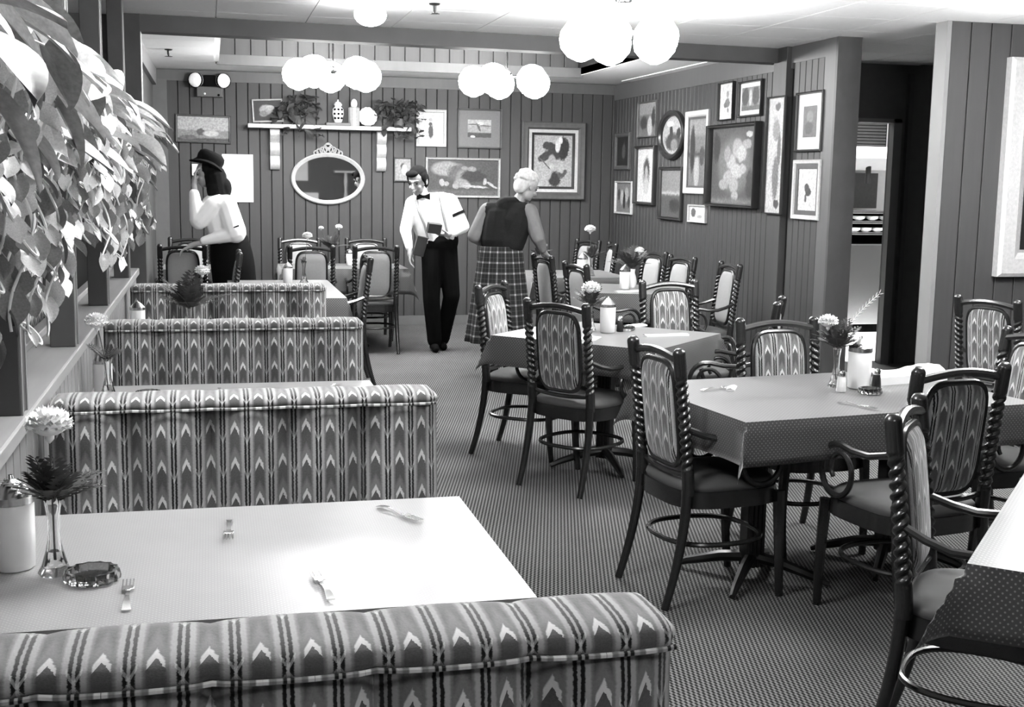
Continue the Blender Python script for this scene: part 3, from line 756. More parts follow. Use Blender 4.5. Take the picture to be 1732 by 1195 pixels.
# ------------------------------------------------------------------ pictures
def frame_loop(b, W, H, prof, oval=0):      # prof: (inset, depth) list; front faces -y
    n = oval or 4; vs = []
    for ins, dp in prof:
        if oval:
            for k in range(n):
                a = 2 * PI * k / n; vs.append(((W/2 - ins) * math.cos(a), -dp, (H/2 - ins) * math.sin(a)))
        else:
            for sx, sz in ((-1, -1), (1, -1), (1, 1), (-1, 1)): vs.append((sx * (W/2 - ins), -dp, sz * (H/2 - ins)))
    m_ = len(prof); fs = [(j*n+k, j*n+(k+1) % n, ((j+1) % m_)*n+(k+1) % n, ((j+1) % m_)*n+k) for j in range(m_) for k in range(n)]
    b.add(vs, fs); return b
NP = [0]
def art(parent, w_, h_, y, items, base, oval=False, name='print'):
    NP[0] += 1
    mt, nt, b = new_mat('painting_%d' % NP[0], .5, .3); (x, _, z), vec = coords(nt)
    n1 = noise(nt, vec, 9, 3); n2 = noise(nt, vec, 11, 3, (1.3, 1, .8)); n3 = noise(nt, vec, 55, 4)
    if items:
        X = x * (2 / w_) + (n1 - .5) * .16; Z = z * (2 / h_) + (n2 - .5) * .16
        val = X * 0 + base
        for it in items:
            k, tn = it[0], it[1]
            if k == 'p':
                xs = [q[0] for q in it[2]]; zs = [q[1] for q in it[2]]
                it = ('e', tn, sum(xs) / len(xs), (min(zs) + max(zs)) / 2, (max(xs) - min(xs)) * .45, (max(zs) - min(zs)) * .55)
            if k == 'r':
                x0, z0, x1, z1 = it[2:6]; d = Z.gt(z0, .12) * Z.lt(z1, .12)
                if x0 > -.99: d = d * X.gt(x0, .1)
                if x1 < .99: d = d * X.lt(x1, .1)
            else:
                _, _, cx, cz, rx, rz = it[:6]; an = it[6] if len(it) > 6 else 0; c, s_ = math.cos(an), math.sin(an)
                u = (X - cx) * (c / rx) + (Z - cz) * (s_ / rx); v = (Z - cz) * (c / rz) - (X - cx) * (s_ / rz)
                d = (u * u + v * v + (n3 - .5) * .8).lt(1.0, .6)
            val = val + (val * -1 + tn) * d
        val = (val * ((n3 - .5) * 1.0 + 1)).op('POWER', 1.35) * .62
    else: val = n3 * .04 + (base * .75 - .02)
    gray(nt, val.clamp(), b)
    P = [(math.cos(2*PI*i/32), math.sin(2*PI*i/32)) for i in range(32)] if oval else [(-1, -1), (1, -1), (1, 1), (-1, 1)]
    q = MB().add([(a * w_ / 2, y, c_ * h_ / 2) for a, c_ in P], [tuple(range(len(P)))])
    return q.build(name, mt, parent, smooth=False)
def picture(label, wall, c, z, W, H, fw, mat, base, items, dp=.03, mw=0, mtone=.8, oval=0, tilt=0, inner=None, cat='picture', pos=None):
    if wall == 'b': loc, rz = (c, YB - .014, z), 0
    elif wall == 'r': loc, rz = (XR - (.014 if not pos else pos), c, z), -PI/2
    else: loc, rz = (c, 7.26 - .014, z), 0
    t = thing('framed_picture', label, cat, loc, rz, 'framed pictures on the walls'); t.rotation_euler = (0, tilt, rz)
    pr = [(0, 0), (0, dp * .8), (fw * .15, dp), (fw * .5, dp * .85), (fw * .75, dp * .9), (fw, dp * .55), (fw, 0)]
    frame_loop(MB(), W, H, pr, oval).build('frame', mat, t, angle=30)
    iw, ih = W - 2 * fw, H - 2 * fw
    if inner:                                # a second, contrasting liner
        for (lw, lm) in inner:
            frame_loop(MB(), iw + .002, ih + .002, [(0, 0), (0, dp * .5), (lw, dp * .4), (lw, 0)]).build('liner', lm, t); iw -= 2 * lw; ih -= 2 * lw
    if mw:
        art(t, iw, ih, -.006, [], mtone, bool(oval), 'mat_board')
        iw -= 2 * mw; ih -= 2 * mw
        art(t, iw, ih, -.0085, items, base, bool(oval))
    else:
        art(t, iw, ih, -.006, items, base, bool(oval))
    return t
# back wall
picture('wide hazy landscape picture at the left of the back wall', 'b', -.06, 2.083, .56, .29, .02, 'framegrey', .42,
        [('r', .62, -1, -.1, 1, 1), ('e', .20, -.1, -.25, .16, .28), ('e', .75, .3, -.35, .3, .25), ('r', .16, -1, -1, 1, -.75), ('e', .25, -.6, -.72, .35, .2)], tilt=.015)
o = MB().box(-.16, -.012, -.25, .16, 0, .25).build('notice_board', 'paper', smooth=False, bevel=.003); o.location = (.283, YB - .014, 1.579); tag(o, 'plain white board on the back wall behind the woman in the hat', 'board')
t = thing('thermostat', 'small white wall box left of the woman in the hat', 'thermostat', (-.15, YB - .014, 1.66))
MB().box(-.035, -.03, -.06, .035, 0, .06).build('casing', 'paper', t, smooth=False, bevel=.005); MB().box(-.018, -.033, -.05, .018, -.028, -.03).build('dial', 'frameblack', t, smooth=False)
picture('small pale-framed print of a woman in a long dark dress, right of the shelf', 'b', 2.349, 2.152, .335, .40, .032, 'giltlight', .78,
        [('e', .55, -.05, .55, .13, .12), ('e', .12, -.05, .25, .15, .13), ('p', .14, [(-.2, -.55), (.22, -.6), (.08, .2), (-.15, .2)]), ('e', .45, .05, .15, .06, .06)], mw=.0)
picture('grey-matted picture of a twisted tree above the fruit painting', 'b', 2.888, 2.159, .50, .43, .018, 'framegrey', .50,
        [('r', .60, -1, .3, 1, 1), ('e', .8, .1, .6, .25, .2), ('e', .2, -.1, .2, .1, .5, .4), ('e', .22, -.5, .45, .5, .08), ('e', .22, .5, .35, .5, .07), ('r', .13, -1, -1, 1, -.45), ('e', .9, -.55, -.9, .2, .15)], mw=.10, mtone=.17)
picture('tiny light print half hidden behind the waiter\'s head', 'b', 2.04, 1.70, .20, .26, .014, 'framegrey', .5, [('e', .15, 0, .3, .3, .3), ('e', .7, .2, .0, .35, .5)])
picture('wide still life of fruit and flowers behind the waiter', 'b', 2.709, 1.623, .84, .435, .026, 'gilt', .16,
        [('e', .45, -.45, .5, .45, .4), ('e', .22, -.1, .25, .35, .5), ('e', .34, 0, .0, .22, .45), ('e', .10, .3, .1, .35, .35), ('e', .42, -.05, -.3, .2, .25), ('e', .5, .1, -.45, .13, .18), ('e', .48, -.2, -.5, .1, .15),
         ('e', .55, -.6, -.3, .07, .2), ('e', .5, -.48, -.35, .07, .14), ('r', .22, -1, -1, 1, -.72), ('e', .6, .35, -.5, .35, .07, -.15), ('e', .6, .62, -.2, .05, .2), ('e', .62, .78, -.35, .06, .16, .7), ('e', .6, .9, -.5, .05, .12, .8), ('e', .4, .25, .5, .12, .14), ('e', .38, .05, .55, .1, .12)])
picture('large dark-framed portrait of a woman in a wide plumed hat', 'b', 3.732, 1.825, .74, .86, .085, 'framegrey', .60,
        [('e', .12, .15, .35, .55, .3, .25), ('e', .13, -.45, .15, .35, .16, .3), ('e', .10, .55, .5, .28, .45), ('e', .13, -.25, .6, .3, .15), ('e', .88, .25, .6, .14, .26), ('e', .9, .4, .8, .1, .15), ('e', .55, -.05, .0, .2, .25), ('e', .7, -.05, -.2, .14, .12), ('p', .12, [(-.3, -1), (.35, -1), (.4, -.6), (.1, -.45), (-.1, -.7)]),
         ('e', .6, -.3, -.5, .25, .25), ('e', .2, .5, -.5, .25, .14, .5), ('e', .25, -.4, -.1, .4, .03, -.6), ('e', .68, .45, -.3, .12, .2)], dp=.06, inner=[(.036, 'giltlight'), (.026, 'frameblack')])
# right wall, from the corner toward us
picture('small dark framed picture nearest the corner, upper of two', 'r', 13.03, 1.94, .50, .40, .045, 'framegrey', .07, [('e', .18, .1, 0, .3, .5)])
picture('small picture of tumbling figures nearest the corner, lower of two', 'r', 12.95, 1.435, .56, .36, .02, 'giltlight', .35, [('e', .7, -.3, 0, .2, .5), ('e', .65, .3, .2, .25, .5), ('e', .1, 0, -.2, .15, .6), ('e', .15, .6, -.3, .15, .4), ('e', .12, -.7, .2, .15, .4)])
picture('landscape with a winding path, above the white-matted portrait', 'r', 12.26, 2.255, .56, .37, .015, 'framegrey', .3, [('r', .45, -1, .3, 1, 1), ('p', .65, [(-.1, -1), (.5, -1), (.3, .1), (.2, .1)]), ('e', .12, .6, .1, .2, .6), ('e', .13, -.5, -.2, .4, .4)])
picture('white-matted oval portrait of a dark-haired girl', 'r', 12.26, 1.679, .60, .61, .03, 'frameblack', .85, [('e', .5, 0, .1, .42, .6), ('e', .15, 0, .25, .3, .35), ('e', .6, .0, .1, .17, .25), ('e', .7, 0, -.4, .3, .3)], dp=.05)
picture('round dark-framed landscape, the only oval picture', 'r', 11.52, 2.071, .70, .48, .055, 'frameblack', .55, [('e', .15, 0, -.35, .75, .45), ('e', .12, -.2, .15, .16, .4), ('e', .10, .5, .1, .2, .3), ('e', .35, .1, -.5, .3, .3), ('e', .85, -.3, .6, .3, .15)], dp=.05, oval=36)
picture('tall narrow landscape in a light frame, left of the big floral painting', 'r', 10.89, 1.893, .56, .77, .055, 'giltlight', .28, [('r', .4, -1, .5, 1, 1), ('e', .10, -.55, .1, .3, .7), ('e', .5, .0, -.6, .3, .5), ('r', .12, -1, -.1, 1, .0), ('e', .15, .6, -.1, .3, .3)], inner=[(.02, 'framegrey')])
picture('dark-framed meadow picture under the oval one', 'r', 11.51, 1.502, .62, .52, .03, 'frameblack', .20, [('r', .35, -1, .0, 1, 1), ('r', .55, -1, -.05, 1, .08), ('e', .12, .3, -.5, .5, .3)], dp=.04)
picture('smallest white snow picture, low under the tall narrow landscape', 'r', 10.81, 1.324, .43, .165, .014, 'giltlight', .8, [('e', .2, -.6, .1, .3, .6), ('e', .5, .2, -.4, .3, .2)])
picture('small white picture of a bird, left one at the top of the wall', 'r', 10.245, 2.326, .32, .33, .012, 'frameblack', .82, [('e', .3, .1, -.1, .35, .25), ('e', .25, -.2, -.2, .2, .15), ('e', .45, .1, .4, .2, .2), ('e', .35, .2, -.5, .12, .15)])
picture('white-matted woodland print, right one at the top of the wall', 'r', 9.745, 2.321, .46, .30, .018, 'frameblack', .4, [('e', .15, -.6, .2, .4, .8), ('e', .15, .6, .2, .4, .8), ('e', .75, .0, .1, .16, .7), ('r', .25, -1, -1, 1, -.6)], mw=.035, mtone=.85)
picture('biggest picture on the right wall, pale flowers in a heavy dark frame', 'r', 10.03, 1.766, 1.04, .72, .028, 'frameblack', .18,
        [('e', .28, 0, 0, .7, .75), ('e', .5, .1, .45, .2, .25), ('e', .6, .3, .3, .2, .2), ('e', .55, -.15, .1, .2, .2), ('e', .42, -.3, .3, .15, .2), ('e', .6, .1, -.15, .25, .2), ('e', .5, -.25, -.3, .22, .18), ('e', .55, .35, -.1, .15, .14), ('e', .5, .0, -.5, .18, .2), ('e', .45, -.45, -.5, .2, .14), ('e', .5, .5, .55, .2, .12), ('e', .5, .05, -.8, .15, .12), ('e', .12, .7, -.5, .2, .4), ('e', .10, -.8, .5, .15, .4), ('r', .30, -1, -1, 1, -.88), ('e', .65, .6, .8, .12, .08)], dp=.07)
picture('very tall thin print of a standing woman hung on the pilaster', 'r', 9.137, 1.837, .33, .93, .012, 'frameblack', .70, [('e', .15, .1, .85, .3, .07), ('e', .4, .0, .45, .4, .2), ('e', .25, .4, .1, .2, .3), ('e', .3, .1, -.4, .35, .4), ('e', .15, .3, -.85, .3, .08)], dp=.03, pos=.06)
picture('white-matted dark print at the right end of the picture wall, upper one', 'r', 8.66, 2.087, .43, .45, .018, 'frameblack', .22, [('e', .35, 0, .3, .5, .4), ('e', .12, -.1, -.4, .6, .4)], mw=.09, mtone=.85)
picture('grey-framed print with a dark bird shape, lower right end of the picture wall', 'r', 8.65, 1.573, .44, .455, .035, 'giltlight', .86, [('e', .12, .1, -.1, .3, .2), ('e', .14, -.1, .1, .25, .2), ('e', .16, -.15, -.4, .1, .2)], inner=[(.035, 'framegrey')])
picture('big dark painting in a wide carved white frame on the partition wall', 'p', 5.62, 1.742, 1.02, 1.44, .16, 'giltlight', .05, [('e', .09, .1, .1, .6, .5), ('e', .12, -.3, -.4, .4, .2)], dp=.07, inner=[(.02, 'gilt')])

# ------------------------------------------------------------------ mirror, shelf and what stands on it
t = thing('oval_mirror', 'wide oval mirror in a light carved frame with a crest', 'mirror', (1.23, YB - .014, 1.59), 0)
frame_loop(MB(), .79, .55, [(0, 0), (0, .03), (.012, .04), (.03, .03), (.045, .018), (.045, 0)], 48).build('frame', 'giltlight', t)
q = MB(); q.add([(.36 * math.cos(2*PI*i/48), -.012, .24 * math.sin(2*PI*i/48)) for i in range(48)], [tuple(range(48))]); q.build('mirror_glass', 'mirror', t, smooth=False)
b = MB()
for (x, z, r) in ((0, .315, .05), (-.05, .30, .035), (.05, .30, .035), (-.09, .285, .03), (.09, .285, .03), (-.13, .27, .022), (.13, .27, .022), (0, .35, .025)):
    b.tube([(x + r * math.cos(a * PI / 8), -.02, z + r * math.sin(a * PI / 8)) for a in range(16)], .009, 6, closed=True)
b.ell((0, -.02, .315), (.022, .012, .022), 8, 6); b.build('crest', 'gilt', t)
t = thing('wall_shelf', 'long white shelf on scrolled brackets above the oval mirror', 'shelf', (1.249, YB - .014, 2.105), 0)
MB().box(-.86, -.17, 0, .86, 0, .042).build('board', 'giltlight', t, smooth=False, bevel=.004)
for x in (-.58, .55):
    def q_(z): return .03 + .045 * abs(math.sin(z * 3 * PI / .43)) ** .7 + .06 * (z / .43) ** 2
    pr = [(0, 0)] + [(-q_(i / 36 * .43), i / 36 * .43 - .43) for i in range(37)] + [(0, 0)]
    pr = [(0.0, -.43)] + [(-q_(i / 36 * .43), i / 36 * .43 - .43) for i in range(37)] + [(0, 0)]
    MB().prism(pr, lambda y, z, k, x=x: (x - .05 + .10 * k, y, z)).build('bracket', 'giltlight', t, angle=60)
ZS = 2.105 + .044; YS = YB - .11
def leafy(name, label, cat, x, y, z, spread, n, seed, mat='leafdark', size=.075, hang=0, group=None, pot=True):
    t = thing(name, label, cat, (x, y, z), 0, group); rr = random.Random(seed)
    if pot: MB().lathe([(.04, 0), (.055, .03), (.06, .09), (.052, .09), (.05, .03)], 16).build('pot', 'pot', t)
    st_ = MB(); base = None
    for k in range(n):
        a = rr.uniform(0, 2 * PI); q = rr.uniform(.15, 1); px = math.cos(a) * spread[0] * q; py = max(-spread[1], min(-.01, math.sin(a) * spread[1] * q)); pz = spread[2] * rr.uniform(.25, 1) * (1.2 - .5 * q)
        if rr.random() < hang: pz = -rr.uniform(.0, .12); py = -spread[1]
        st_.tube([(0, 0, .08), (px * .5, py * .6, pz * .7 + .06), (px, py, pz)], .002, 4, cap=False)
        if base is None: base = leaf_mb(1).build('leaf', mat, t, angle=180); o = base
        else: o = base.copy(); COL.objects.link(o); o.parent = t
        o.location = (px, py, pz); o.rotation_euler = (rr.uniform(-.9, .6), rr.uniform(-.6, .6), rr.uniform(0, 6.3)); sc = size * rr.uniform(.7, 1.3); o.scale = (sc, sc, sc)
    st_.build('stems', 'fern', t); return t
def leaf_mb(L_, wd=.8, curl=.35, fold=.18, n=8):
    def fn(a, b):
        v = b; h = (math.sin(PI * min(1, v ** .75)) ** .8) * wd * .5 if 0 < v < 1 else .001
        if v < .15: h = max(h, wd * .28)
        u = (a - .5) * 2
        y = v * L_ - (.14 * abs(u) if v < .2 else 0) * L_ * (1 - v * 5) if v < .2 else v * L_
        return (u * h * L_, y, L_ * (-curl * v * v + fold * abs(u) * (1 - v * .5)))
    return MB().grid(fn, 4, n)
o = MB().prism([(0, 0), (.30, 0), (.30, .17), (.22, .22), (0, .15)], lambda x, z, k: (x - .0, -.03 * k, z)).build('display_board', 'gilt', smooth=False)
picture('pale flower plaque in a light mount at the left end of the shelf', 'b', .60, 2.29, .32, .24, .018, 'giltlight', .08, [('e', .6, -.1, .1, .5, .5), ('e', .75, .2, .3, .3, .25), ('e', .4, -.3, -.3, .3, .3)], pos=0, tilt=-.05)
bpy.data.objects.remove(o)
leafy('potted_plant', 'leafy potted plant left of the vase on the white shelf', 'plant', .92, YS, ZS, (.30, .10, .30), 95, 1, hang=.12, group='potted plants on the white shelf')
leafy('potted_plant', 'leafy potted plant at the right end of the white shelf', 'plant', 1.98, YS, ZS, (.27, .10, .32), 100, 2, hang=.12, group='potted plants on the white shelf')
t = thing('ginger_jar', 'dark-and-white flowered china jar on the shelf', 'jar', (1.33, YS, ZS + .032))
MB().lathe([(.035, 0), (.045, .02), (.062, .09), (.058, .14), (.035, .165), (.034, .18)], 20).build('jar_body', 'white', t)
MB().lathe([(.042, .176), (.044, .19), (.03, .21), (.008, .222), (.011, .235), (.003, .242)], 16).build('lid', 'white', t)
for k in range(9):
    a = -PI/2 + (k % 3 - 1) * .7; z = .045 + (k // 3) * .045; q = .064 - abs(z - .1) * .15
    MB().ell((q * math.cos(a) * .93, q * math.sin(a) * .93, z), (.014, .014, .012), 8, 5).build('painted_blossom', 'black', t)
o = MB().box(-.13, -.06, 0, .13, .06, .03).build('book', 'framegrey', smooth=False, bevel=.003); o.location = (1.33, YS, ZS); tag(o, 'flat grey book under the flowered china jar', 'book')
t = thing('ribbed_bottle', 'pale ribbed bottle with a round white stopper on the shelf', 'bottle', (1.50, YS, ZS))
MB().lathe([(.052, 0), (.056, .01), (.056, .19), (.04, .20)], 24, wob=lambda a, j: 1 + .07 * math.cos(10 * a)).build('bottle_body', 'giltlight', t)
MB().ell((0, 0, .235), (.036, .036, .05), 12, 8).build('stopper', 'white', t)
t = thing('china_plate', 'round white scalloped plate standing on the shelf', 'plate', (1.65, YS + .03, ZS + .105))
q = MB().lathe([(.04, .012), (.07, .006), (.10, .0), (.10, .006), (.07, .014), (.04, .018)], 28, wob=lambda a, j: 1 + .03 * math.cos(14 * a))
o = q.build('plate_disc', 'white', t); o.rotation_euler = (PI/2 - .15, 0, 0)
MB().box(-.03, -.03, -.105, .03, .03, -.09).build('stand', 'frameblack', t)
# emergency light
t = thing('emergency_light', 'emergency light with two round lamp heads high on the back wall', 'light', (.01, YB - .014, 2.44))
MB().box(-.13, -.08, -.03, .13, 0, .075).build('battery_box', 'trim', t, smooth=False, bevel=.006)
MB().box(-.06, -.10, .075, .06, -.01, .19).build('head_bracket', 'black', t, smooth=False, bevel=.01)
for s in (-1, 1):
    h = MB().lathe([(.02, .03), (.05, .02), (.075, -.01), (.078, -.03), (.07, -.032)], 20).build('lamp_head', 'black', t); h.location = (s * .135, -.09, .135); h.rotation_euler = (PI/2 * -1.0, 0, 0); h.rotation_euler = (-PI/2, PI, s * .2)
    l = MB().ell((0, 0, 0), (.074, .02, .074), 20, 8).build('lens', 'spot', t); l.location = (s * .135, -.12, .135)
MB().ell((-.05, -.085, .0), (.012, .008, .012), 8, 6).build('indicator', 'white', t); MB().ell((.09, -.085, -.01), (.012, .008, .012), 8, 6).build('switch', 'black', t)
# sprinklers
def sprinkler(x, y, l):
    t = thing('sprinkler_head', l, 'sprinkler', (x, y, ZC), 0, 'ceiling sprinkler heads')
    MB().lathe([(.035, -.004), (.03, -.012), (.012, -.016), (.010, -.05), (.004, -.055)], 14).build('body', 'metal', t)
    MB().lathe([(.028, -.062), (.028, -.066), (.004, -.068)], 14, wob=lambda a, j: 1 + .15 * math.cos(8 * a)).build('deflector', 'metal', t)
    MB().tube([(0, 0, -.05), (0, 0, -.065)], .006, 6).build('frame_arm', 'metal', t)
sprinkler(1.356, 7.635, 'dark sprinkler head on the near ceiling above the beam'); sprinkler(-.33, 11.2, 'dark sprinkler head on the far ceiling left of the bay')

# ------------------------------------------------------------------ lamps
def chandelier(label, x, y, z, R=.27, r=.125, n=5, top=ZC):
    t = thing('chandelier', label, 'chandelier', (x, y, z), .3, 'opal globe chandeliers')
    MB().tube([(0, 0, .02), (0, 0, top - z)], .009, 8).build('rod', 'chrome', t)
    MB().lathe([(.05, top - z - .03), (.06, top - z - .002)], 16).build('ceiling_rose', 'chrome', t)
    MB().ell((0, 0, .05), (.05, .05, .05), 12, 8).build('hub', 'chrome', t)
    for k in range(n):
        a = 2 * PI * k / n; c, s = math.cos(a), math.sin(a)
        am = MB().tube([(0, 0, .05), (c * R * .5, s * R * .5, .03), (c * R, s * R, .10), (c * R, s * R, r * .8)], .007, 6); am = am.build('arm', 'chrome', t)
        MB().lathe([(.03, r * .95), (r * .6, r * .80), (r * .95, r * .3), (r, 0), (r * .92, -r * .42), (r * .6, -r * .8), (.02, -r)], 18, c=(c * R, s * R, 0)).build('globe', 'globe', am)
    return t
chandelier('lit chandelier hanging in the ceiling bay above the white shelf', 1.06, 11.0, 2.50, .31, .14, 5, ZC + .6)
chandelier('lit chandelier hanging in the ceiling bay right of the waiter', 2.62, 11.0, 2.49, .30, .14, 5, ZC + .6)
chandelier('big lit chandelier in the near room, brightest at the upper right', 2.36, 7.0, 2.44, .24, .13)
chandelier('chandelier over the booths, above the picture edge', .02, 3.3, 2.38, .22, .10)
chandelier('unseen chandelier added at the right of the near room for more light', 3.3, 4.0, 2.42, .22, .10)  # added out of view to light the near room and its ceiling
chandelier('unseen three-globe chandelier added behind the camera to brighten the foreground', .9, -.2, 2.42, .18, .085, 3)  # added fill behind the camera for the foreground booth and cloths
chandelier('unseen chandelier added at the far right of the near room to brighten the ceiling', 4.75, 5.6, 2.22, .22, .11)  # added out of view to whiten the ceiling at upper right
t = thing('globe_lamp', 'single small lit globe at the top of the ceiling left of the big chandelier', 'lamp', (.97, 7.7, 2.60))
MB().lathe([(.05, .045), (.05, .078)], 16).build('base', 'chrome', t)
MB().ell((0, 0, 0), (.10, .10, .07), 18, 10).build('globe', 'globe', t)
t = thing('kitchen_lamp', 'lit ceiling panel in the kitchen', 'lamp', (6.2, 11.1, 2.62))
MB().box(-.6, -.3, 0, .6, .3, .05).build('casing', 'paper', t, smooth=False); MB().box(-.56, -.26, -.006, .56, .26, .0).build('diffuser', emis('kitchen_tube', 45), t, smooth=False)
ceil_k = struct(MB().box(4.7, 10.06, ZC - .005, 8.9, 12.9, ZC + .004).build('ceiling_kitchen', 'ceil', smooth=False))

# ------------------------------------------------------------------ kitchen fittings
t = thing('steel_cabinet', 'steel serving cabinet with shelves of food seen through the kitchen doorway', 'cabinet', (6.9, 12.05, 0))
MB().box(-.55, 0, .10, .6, .7, .98).build('cabinet_body', 'steel', t, smooth=False, bevel=.01)
MB().box(-.52, .03, 0, .57, .65, .10).build('plinth', 'black', t, smooth=False)
MB().box(-.55, .3, .98, .6, .34, 1.32).build('back_panel', 'black', t, smooth=False)
for z in (1.08, 1.20, 1.31): MB().box(-.55, -.02, z, .6, .34, z + .03).build('shelf', 'steel', t, smooth=False, bevel=.004)
for x in (-.55, .57): MB().box(x, 0, .98, x + .03, .34, 1.34).build('upright', 'steel', t, smooth=False)
for i, (x, z) in enumerate([(-.1 + .14 * k, 1.11) for k in range(4)] + [(-.05 + .16 * k, 1.235) for k in range(3)]):
    o = MB().lathe([(.03, 0), (.065, .02), (.07, .045), (.02, .03)], 14).build('bowl', 'white'); o.location = (6.9 + x, 12.12, z); tag(o, 'white bowl on the %s shelf of the steel kitchen cabinet, %s from the left' % (('lower', ('first', 'second', 'third', 'fourth')[i]) if i < 4 else ('upper', ('first', 'second', 'third')[i - 4])), 'bowl', 'bowls in the kitchen cabinet')
t = thing('extractor_hood', 'white hood with a sloping front over the kitchen cabinet', 'hood', (6.9, 12.2, 1.68))
MB().prism([(0, .1), (-.25, .22), (-.25, .34), (.5, .34), (.5, .1)], lambda y, z, k: (-.6 + 1.3 * k, y, z)).build('hood_body', 'paper', t, smooth=False)
MB().tube([(.05, -.05, -.05), (.05, -.05, .15)], .03, 8).build('hanging_ladle', 'metal', t)
t = thing('louvre_vent', 'dark louvred vent high on the kitchen wall', 'vent', (7.25, 12.88, 2.05))
for k in range(9): MB().box(-.3, -.03, k * .035, .3, 0, k * .035 + .026).build('slat', 'dark', t, smooth=False)
MB().box(-.32, -.01, -.02, .32, .01, .34).build('backing', 'black', t, smooth=False)
o = MB().box(-.2, 0, 1.35, .35, .03, 1.75).build('splash_panel', 'framegrey', smooth=False); o.location = (7.1, 12.8, 0); tag(o, 'grey panel on the kitchen wall under the hood', 'panel')

# ------------------------------------------------------------------ trailing plants along the posts
shelf = tag(MB().box(-.84, 1.2, 1.72, -.60, 8.6, 1.75).build('planter_shelf', 'post', smooth=False, bevel=.004), 'long wooden plant shelf running behind the partition posts', 'shelf')
LB = {}
def leaf_obj(kind, mat, parent):
    key = (kind, mat)
    if key not in LB:
        me = {'big': leaf_mb(1, .62, .35, .12, 8), 'heart': leaf_mb(1, .9, .30, .15, 6), 'long': leaf_mb(1, .34, .45, .10, 8)}[kind].build('leaf', mat, None, angle=180)
        LB[key] = me.data; bpy.data.objects.remove(me)
    o = bpy.data.objects.new('leaf', LB[key]); COL.objects.link(o); o.parent = parent; return o
def smooth_path(P, n=2):
    P = [Vector(p) for p in P]
    for _ in range(n):
        Q = [P[0]]
        for a, b in zip(P, P[1:]): Q += [a * .75 + b * .25, a * .25 + b * .75]
        P = Q + [P[-1]]
    return P
def trailing(label, y0, ytip, seed, nbig, nvine, big=.15):
    rr = random.Random(seed)
    t = thing('trailing_plant', label, 'plant', (-.66, y0, 1.752), 0, 'trailing houseplants along the partition')
    MB().lathe([(.07, 0), (.085, .05), (.10, .14), (.092, .14), (.08, .05)], 18).build('pot', 'pot', t)
    stem = MB()
    for k in range(nbig):
        dx = rr.uniform(-.08, .36); dy = rr.uniform(-.50, .50); top = .27 - .45 * max(0, dx - .10) - .10 * abs(dy)
        dz = top * rr.uniform(.75, 1.0) - (rr.uniform(0, .22) if rr.random() < .5 else 0)
        o = leaf_obj('big' if rr.random() < .75 else 'long', rr.choice(['leafpale', 'leafpale', 'leaf']), t)
        o.location = (dx, dy, dz); a = rr.gauss(-PI/2, .9)
        o.rotation_euler = (rr.uniform(-.6, .15), rr.uniform(-.5, .5), a)
        s = big * rr.uniform(.7, 1.25); o.scale = (s, s, s)
        stem.tube([(0, 0, .1), (dx * .5, dy * .5, dz * .9 + .08), (dx, dy, dz)], .0025, 4, cap=False)
    for k in range(nvine):
        dx = rr.uniform(.08, .34); dy = rr.uniform(-.45, .45); L_ = rr.uniform(.20, .60); P = [(0, 0, .12), (dx * .6, dy * .7, .20), (dx, dy, .10)]
        x, y, z = dx, dy, .10; ph = rr.uniform(0, 6); N = int(L_ / .035)
        for i in range(N):
            z -= .035; x += .014 * math.sin(ph + i * .7); y += .016 * math.cos(ph + i * .55); P.append((x, y, z))
            if rr.random() < .85:
                o = leaf_obj('heart', rr.choice(['leafpale', 'leaf', 'leaf']), t); o.location = (x, y, z)
                o.rotation_euler = (rr.uniform(-1.5, -.5), rr.uniform(-.4, .4), rr.uniform(-3.0, .2)); s = rr.uniform(.035, .065); o.scale = (s, s, s)
        if rr.random() < .6:                 # curling tip
            for i in range(14):
                a = i * .5; P.append((x + .02 * math.sin(a), y + .04 * (1 - math.cos(a)) * (1 - i / 20), z - .035 * math.sin(a) * (1 - i / 20)))
        stem.tube(smooth_path(P, 1), .003, 6, cap=False)
    o = stem.build('vines', 'vine', t); o['kind'] = 'stuff'
    return t
for i, (y, l) in enumerate(((2.35, 'large-leaved trailing plant nearest the camera at the left edge'), (3.15, 'trailing plant in front of the nearest partition post'), (4.05, 'trailing plant between the first and second partition posts'),
                            (4.98, 'trailing plant hanging before the second partition post'), (5.85, 'trailing plant between the second and third partition posts'), (6.75, 'trailing plant farthest along the partition'))):
    trailing(l, y, 0, 20 + i, 60, 16, .17 if i < 2 else .15)

